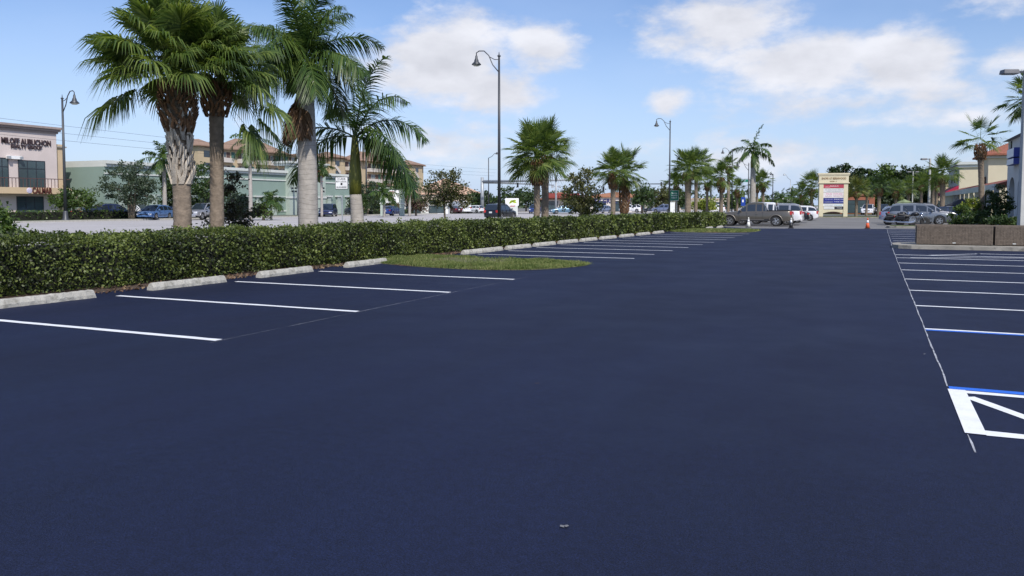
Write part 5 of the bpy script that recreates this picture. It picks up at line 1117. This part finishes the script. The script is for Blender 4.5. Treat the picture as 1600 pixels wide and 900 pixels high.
for (a, z0, z1) in ((1579, 247, 233), (1579, 258, 249)):
    yy = onX(a, 11.6)[1] - 80; Dd = dist(11.6, yy + 80); MB().box((-.35, yy, (hz(z0, Dd) + hz(z1, Dd)) / 2), (.5, 4.2, hz(z1, Dd) - hz(z0, Dd))).build('sign_box', mat('signbox_blue', (.04, .06, .30), .5), t)
    MB().box((-.615, yy, (hz(z0, Dd) + hz(z1, Dd)) / 2), (.03, 4.0, (hz(z1, Dd) - hz(z0, Dd)) * .92)).build('sign_face', M_['white'], t)
for a in (1576, 1596): yy = onX(a, 12)[1] - 80; MB().box((-.05, yy, hz(229, 80)), (.1, 1.2, .7)).build('vent', M_['black'], t)
t = thing('tower_shop', 'cream shop tower with red tile hip roof behind the right palm', 'building', (14, 127, 0)); crm = mat('cream_wall', (.62, .55, .40), .9, .04, .5, .2, 20)
hT = hz(248, 110); MB().bb(0, 12, 0, 10, 0, hT).build('wall', crm, t); b = MB(); b.bb(-.3, 12.3, -.3, 10.3, hT + .003, hT + .35); b.build('eave', wt, t); b = MB(); hip(b, 0, 12, 0, 10, hT + .62, hT + 3.3, .9); b.build('roof', mat('red_tile', (.27, .095, .06), .85, .25, 3, .6, 10), t)
MB().bb(4, 4.8, -.06, -.003, hT - 1.6, hT - .5).build('vent', wt, t); MB().box((-.3, 3, hT - 3), (.5, 1.6, 1.1)).build('sign_box', mat('sign_brown', (.09, .03, .03), .6), t)
for q in range(3): win(t, -.003, 1.8 + q * 3.1, 1.6, 2.2, 2.6, 2, out=-1)
t = thing('cream_shop', 'cream shop with white cornice and red awning left of the tower', 'building', (14, 168, 0)); hT = hz(262, 147); MB().bb(0, 18, 0, 24, 0, hT).build('wall', crm, t)
MB().bb(-.06, -.003, 0, 24, 0, hT - .01).build('shaded_side_skin', gw, t); b = MB(); b.bb(-.3, 18.3, -.3, 24.3, hT + .003, hT + .5); b.bb(-.6, 18.6, -.6, 24.6, hT + .504, hT + 1.0); b.build('cornice', wt, t)  # grey skin over the cream wall; the shaded side's tone is in its colour
b = MB(); b.add([(-.07, 0, 5.2), (-.07, 20, 5.2), (-2.3, 20, 3.9), (-2.3, 0, 3.9), (-2.3, 20, 3.4), (-2.3, 0, 3.4), (-.07, 0, 3.4), (-.07, 20, 3.4)], [(0, 1, 2, 3), (3, 2, 4, 5), (0, 3, 5, 6), (1, 7, 4, 2), (6, 5, 4, 7)]); b.build('awning', mat('crimson_awning', (.38, .01, .05), .7), t)
for q in (3, 9, 15): win(t, -.063, q, 6.6, 1.8, 1.5, 2, out=-1); win(t, -.063, q, 1.5, 3, 2.6, 3, out=-1)
t = thing('covered_walkway', 'low red-tiled walkway roof on white posts in front of the cream shops', 'walkway', (12.4, 96, 0)); b = MB(); L_ = 68
b.add([(-1.2, -1, 3.7), (-1.2, L_, 3.7), (1.55, L_, 4.55), (1.55, -1, 4.55), (-1.2, -1, 3.6), (-1.2, L_, 3.6), (1.55, L_, 3.6), (1.55, -1, 3.6)], [(0, 3, 2, 1), (4, 5, 6, 7), (0, 1, 5, 4), (2, 3, 7, 6), (0, 4, 7, 3), (1, 2, 6, 5)]); b.build('roof', mat('dark_tile', (.24, .075, .045), .85, .3, 3, .6, 10), t)
MB().bb(-1.35, -1.203, -1, L_, 3.1, 3.75).build('fascia', wt, t)
for q in range(12): MB().box((-1.0, q * 6, 1.79), (.4, .4, 3.58)).build('post', gw, t)
# umbrella
def umbrella(label, px, D, py, col, r):
    x, y = onD(px, D); h = hz(py, D); t = thing('patio_umbrella', label, 'umbrella', (x, y, 0)); MB().tube([(0, 0, 0), (0, 0, h)], .03, 6).build('pole', M_['galv'], t)
    b = MB(); b.v = [(0, 0, h)] + [(r * math.cos(a), r * math.sin(a), h - .75) for a in np.linspace(0, 2 * PI, 8, endpoint=False)] + [(0, 0, h - .06)] + [(r * .99 * math.cos(a), r * .99 * math.sin(a), h - .80) for a in np.linspace(0, 2 * PI, 8, endpoint=False)]
    b.f = [(0, 1 + i, 1 + (i + 1) % 8) for i in range(8)] + [(9, 10 + (i + 1) % 8, 10 + i) for i in range(8)] + [(1 + i, 10 + i, 10 + (i + 1) % 8, 1 + (i + 1) % 8) for i in range(8)]; b.build('canopy', mat('canvas_%d' % px, col, .8), t)
    MB().lathe([(.5, .7), (.5, .74)], n=14).build('table_top', M_['white'], t)
umbrella('light green patio umbrella beyond the parked cars', 1412, 118, 311, (.20, .25, .13), 1.6)
umbrella('black patio umbrella left of the palm at the shops', 1502, 82, 310, (.02, .02, .025), 1.6)
# thin shepherd posts in the bed
for px, py, lb in ((1536.5, 288, 'thin curved metal post in the landscaped bed, nearer the palm'), (1552, 292, 'thin straight metal post in the landscaped bed, nearer the arches')):
    x, y = onD(px, 62); h = hz(py, 62); t = thing('metal_post', lb, 'post', (x, y, 0), TH); MB().tube([(0, 0, 0), (0, 0, h - .1), (-.05, 0, h), (-.22, 0, h)], .035, 6).build('post', M_['galv'], t); MB().lathe([(.1, 0), (.1, .04)], n=10).build('base', M_['galv'], t)

# ------------------------------------------------------------------ right-hand planting
gp = 'palms along the right row of shops'
def rp(px, D, cy, rpx, label, tr=.16, n=24, kind='s', **k):
    x, y = onD(px, D); r = rpx / FPX * D; n = int(n * 2.0) if n > 16 else n; k.setdefault('pf', .54); k.setdefault('hang', .12); k.setdefault('el_range', 122); k.setdefault('wseg', .032)
    return sabal(label, x, y, hz(cy + rpx * .06, D), r, tr, n, k.pop('lean', (0, 0)), None, k.pop('skirt', .8), k.pop('group', gp), k.pop('nseg', 18), **k)
rp(1532, 62, 228, 45, 'open-crowned cabbage palm in front of the red-roofed tower', .2, 13, lean=(-.2, 0), skirt=1.0, squash=.8, topbias=.1, nseg=30, pf=.5)
rp(1606, 50, 165, 46, 'dark palm crown cut off by the right edge behind the light pole', .2, 26, nseg=26)
rp(1471, 92, 276, 30, 'round dark palm with pale trunk beside the thin light pole', .26, 30)
rp(1456, 105, 285, 22, 'palm just left of the round dark one, with brown trunk', .2, 22); rp(1462, 118, 290, 18, 'short palm behind the thin light pole', .2, 20); rp(1438, 125, 290, 20, 'palm above the white arcade shop', .2, 20)
rp(1337, 112, 300, 24, 'yellowish palm with leaning trunk right of the plaza sign', .2, 22, mleaf=leafmat('yellow_palm', (.06, .08, .015), (.12, .14, .03), (.2, .2, .05))); rp(1353, 118, 298, 19, 'slim palm beside the yellowish one', .16, 18)
rp(1372, 100, 296, 20, 'feathery palm with light grey trunk left of the green umbrella', .22, 22, mleaf=G_DARK); rp(1398, 108, 300, 18, 'low palm by the green umbrella', .2, 20); rp(1418, 130, 296, 20, 'palm under the far double lot light', .2, 20)
rp(1267, 112, 296, 27, 'broad dark palm left of the plaza sign', .22, 30); rp(1252, 118, 306, 20, 'lower palm left of the broad dark one', .18, 20)
x, y = onD(1219, 150); royal('small feathery palm right of the bare dark pole', x, y, hz(318, 150), 2.6, .15, 12, shaft=.8, wl=.05, nl=24, low=-20)
x, y = onD(1236, 160); royal('second small feathery palm, between the grey arm lamp and the first', x, y, hz(314, 160), 2.5, .15, 12, shaft=.8, wl=.05, nl=24, low=-20)
# big dark trees behind
G_DEEP = leafmat('deep_leaves', (.012, .024, .008), (.026, .05, .014), (.05, .085, .024), .5, .2)
tb = 'tall dark trees behind the plaza sign'
for px, D, top, wpx, m_, lb in ((1312, 170, 262, 34, G_DEEP, 'dark domed tree top right above the plaza sign'), (1348, 165, 266, 34, G_DEEP, 'tall dark tree just right of the plaza sign'), (1382, 160, 262, 34, G_MID, 'tall green tree above the light grey palm trunk'),
    (1412, 158, 264, 30, G_DEEP, 'tall dark tree left of the far double lot light'), (1440, 175, 262, 32, G_DEEP, 'tall dark tree behind the arcade shop'), (1333, 150, 288, 30, G_DEEP, 'lower dark tree filling the gap behind the yellowish palm'), (1400, 150, 290, 32, G_OLIVE, 'lower olive tree behind the green umbrella'), (1365, 152, 292, 30, G_MID, 'lower green tree over the red-brown building')):
    x, y = onD(px, D); h = hz(top - 5, D); r = wpx / 2 / FPX * D * 1.25
    tree('tree', lb, 'tree', x, y, [(0, 0, h * .68, r, r, h * .31), (r * .4, 0, h * .5, r * .9, r * .9, h * .3), (-r * .4, 0, h * .45, r * .9, r, h * .28)], m_, 170, 34, .36, .5, .3, tb)
for px, D, top, wpx, m_, lb in ((1500, 60, 322, 26, G_MID, 'bright bushy plant at the left end of the shop bed'), (1515, 62, 310, 24, G_YEL, 'yellow-green areca clump in the shop bed'), (1541, 62, 296, 36, G_DARK, 'dark tall shrub around the metal posts'), (1562, 60, 290, 30, G_DARK, 'dark tall shrub just left of the arches'),
    (1532, 58, 330, 50, G_DARK, 'low dark shrub mass at the front of the shop bed'), (1574, 54, 335, 50, G_DARK, 'low clipped dark shrubs below the arches'), (1610, 54, 334, 50, G_DARK, 'low dark shrubs at the right edge behind the light pole')):
    x, y = onD(px, D); h = hz(top, D); r = wpx / 2 / FPX * D
    tree('shrub', lb, 'shrub', x, y, [(0, 0, h * .6, r, r, h * .42), (r * .3, 0, h * .3, r, r, h * .3)], m_, 45, 60, .10, .16, .05, 'shrubs in the bed before the shops', limbs=6)
# ------------------------------------------------------------------ far-side planting
gq = 'trees and bushes on the far side of the road'
def ft(px, D, top, wpx, m_, lb, name='tree', cat='tree', base=0.0, n=70, per=45, leaf=.17, spread=.3, tr=.14, fork=1, shell=.45, parts=None):
    x, y = onD(px, D); h = hz(top, D); r = wpx / 2 / FPX * D; e = parts or [(0, 0, base + (h - base) * .6, r * .85, r * .85, (h - base) * .38), (r * .35, 0, base + (h - base) * .4, r * .75, r * .75, (h - base) * .3), (-r * .35, 0, base + (h - base) * .42, r * .75, r * .75, (h - base) * .3)]
    return tree(name, lb, cat, x, y, e, m_, n, per, leaf, spread, tr, gq, limbs=10, shell=shell, fork=fork)
ft(116, 82, 293, 84, G_MID, 'round bushy small tree in front of the office corner', base=.9, leaf=.16)
ft(206, 84, 244, 96, G_OLIVE, 'wide grey-green olive-like tree left of the booted palm', base=.6, n=170, per=42, leaf=.14, spread=.26, fork=3)
ft(318, 92, 254, 84, G_DARK, 'dense dark green tree between the two nearest palms', base=.3, n=120); ft(272, 96, 262, 40, G_DARK, 'dark tree directly behind the booted palm', base=.3)
ft(372, 86, 300, 34, G_OLIVE, 'olive bush low behind the dark reddish shrub', 'shrub', 'shrub', base=.2); ft(412, 83, 312, 30, G_MID, 'small loose green bush in front of the sage wall', 'shrub', 'shrub', base=.1, n=22, per=30)
x, y = onD(258, 88); royal('yellowish feathery palm behind the olive-like tree', x, y, hz(262, 88), 3.0, .2, 15, shaft=.8, wl=.05, nl=34, low=-30, group=gq)
x, y = onD(392, 80); royal('slender far palm with thin pale trunk before the sage wall', x, y, hz(252, 80), 2.7, .17, 12, shaft=1.6, wl=.05, nl=36, low=-50, group=gq, droop=.8)
x, y = onD(424, 84); royal('knee-high young palm before the sage wall', x, y, 1.4, 1.7, .1, 9, shaft=.5, wl=.05, nl=26, low=0, group=gq)
x, y = onD(503, 104); royal('palm crown showing just right of the stout royal trunk', x, y, hz(275, 104), 2.0, .15, 10, shaft=.8, wl=.05, nl=26, low=-30, group=gq)
x, y = onD(600, 104); royal('small palm left of the green-framed board sign', x, y, hz(312, 104), 2.6, .16, 14, shaft=.8, wl=.05, nl=32, low=-20, group=gq)
x, y = onD(640, 112); royal('palm right of the green-framed board sign', x, y, hz(298, 112), 2.4, .16, 12, shaft=.8, wl=.05, nl=28, low=-20, group=gq)
ft(560, 118, 300, 34, G_DARK, 'dark tree right of the sage building end', base=.2); ft(575, 125, 278, 40, G_OLIVE, 'olive tree behind the leaning palm trunk', base=.2)
ft(628, 130, 270, 44, G_MID, 'tree before the condominium right of the small palm', base=1); ft(650, 118, 302, 34, G_PINK, 'pinkish flowering bush left of the young oak', base=.3)
ft(590, 135, 298, 44, G_DARK, 'dark tree behind the small palm', base=.2)
for px, D, top, wpx, m_, lb in ((755, 185, 296, 34, G_OLIVE, 'pale tree left of the tallest lamp post'), (795, 180, 292, 56, G_DARK, 'broad dark tree right of the tallest lamp post'), (822, 190, 288, 44, G_DARK, 'darker higher tree behind the touching palm pair'), (742, 172, 300, 30, G_DARK, 'dark bush tree left of the signal mast'), (862, 186, 300, 22, G_BRONZE, 'brown-green tree behind the pale signal post'),
    (1003, 150, 285, 34, G_DARK, 'dark tree right of the middle palm pair'), (1030, 165, 290, 40, G_BRONZE, 'brown-tinged tree left of the green road sign'), (1060, 180, 296, 34, G_DARK, 'dark tree behind the green road sign'), (1100, 160, 312, 44, G_YEL, 'bright yellow-green bush left of the shaggy palm'), (1148, 180, 300, 34, G_MID, 'green tree behind the low palm near the pickup'),
    (1215, 190, 312, 40, G_MID, 'green bush mass beyond the pickup tail'), (1250, 170, 312, 36, G_DARK, 'dark bush left of the plaza sign base'), (1190, 170, 312, 30, G_YEL, 'lime bush behind the small round palm')):
    ft(px, D, top, wpx, m_, lb, base=.4, leaf=.3, n=60, per=30, spread=.5, tr=.2)
# tree line closing the horizon
hzl = MB()
P, C = clump_points([(a, 340 + 30 * math.sin(a * .02), 3.2, 16, 8, 5.0) for a in range(-330, 140, 22)], 700, 16, 1.0, .3)
V, F = leaf_cloud(P, .9); o = np_mesh('far_woodland', V, F, G_OLIVE); tag(o, 'distant line of trees along the horizon', 'woodland', None, 'stuff')
# low hedge along the far verge
def low_hedge(label, X, y0, y1, h, m_):
    n = int((y1 - y0) * 90); C = np.stack([RNG.normal(size=n) * .35, RNG.uniform(0, y1 - y0, n), np.abs(RNG.uniform(.05, 1, n)) ** .7 * h], 1); V, F = leaf_cloud(C, .14)
    t = thing('low_hedge', label, 'hedge', (X, y0, 0)); np_mesh('foliage', V, F, m_, t); MB().bb(-.35, .35, 0, y1 - y0, 0, h * .85).build('stems', mat('hedge_stems', (.012, .014, .008), 1, .4, 12), t)
low_hedge('low green hedge before the office and the parked cars at far left', -74.2, 44, 82, 1.05, G_MID); low_hedge('low green hedge under the green-framed board sign', -74.2, 105, 142, .8, G_MID)
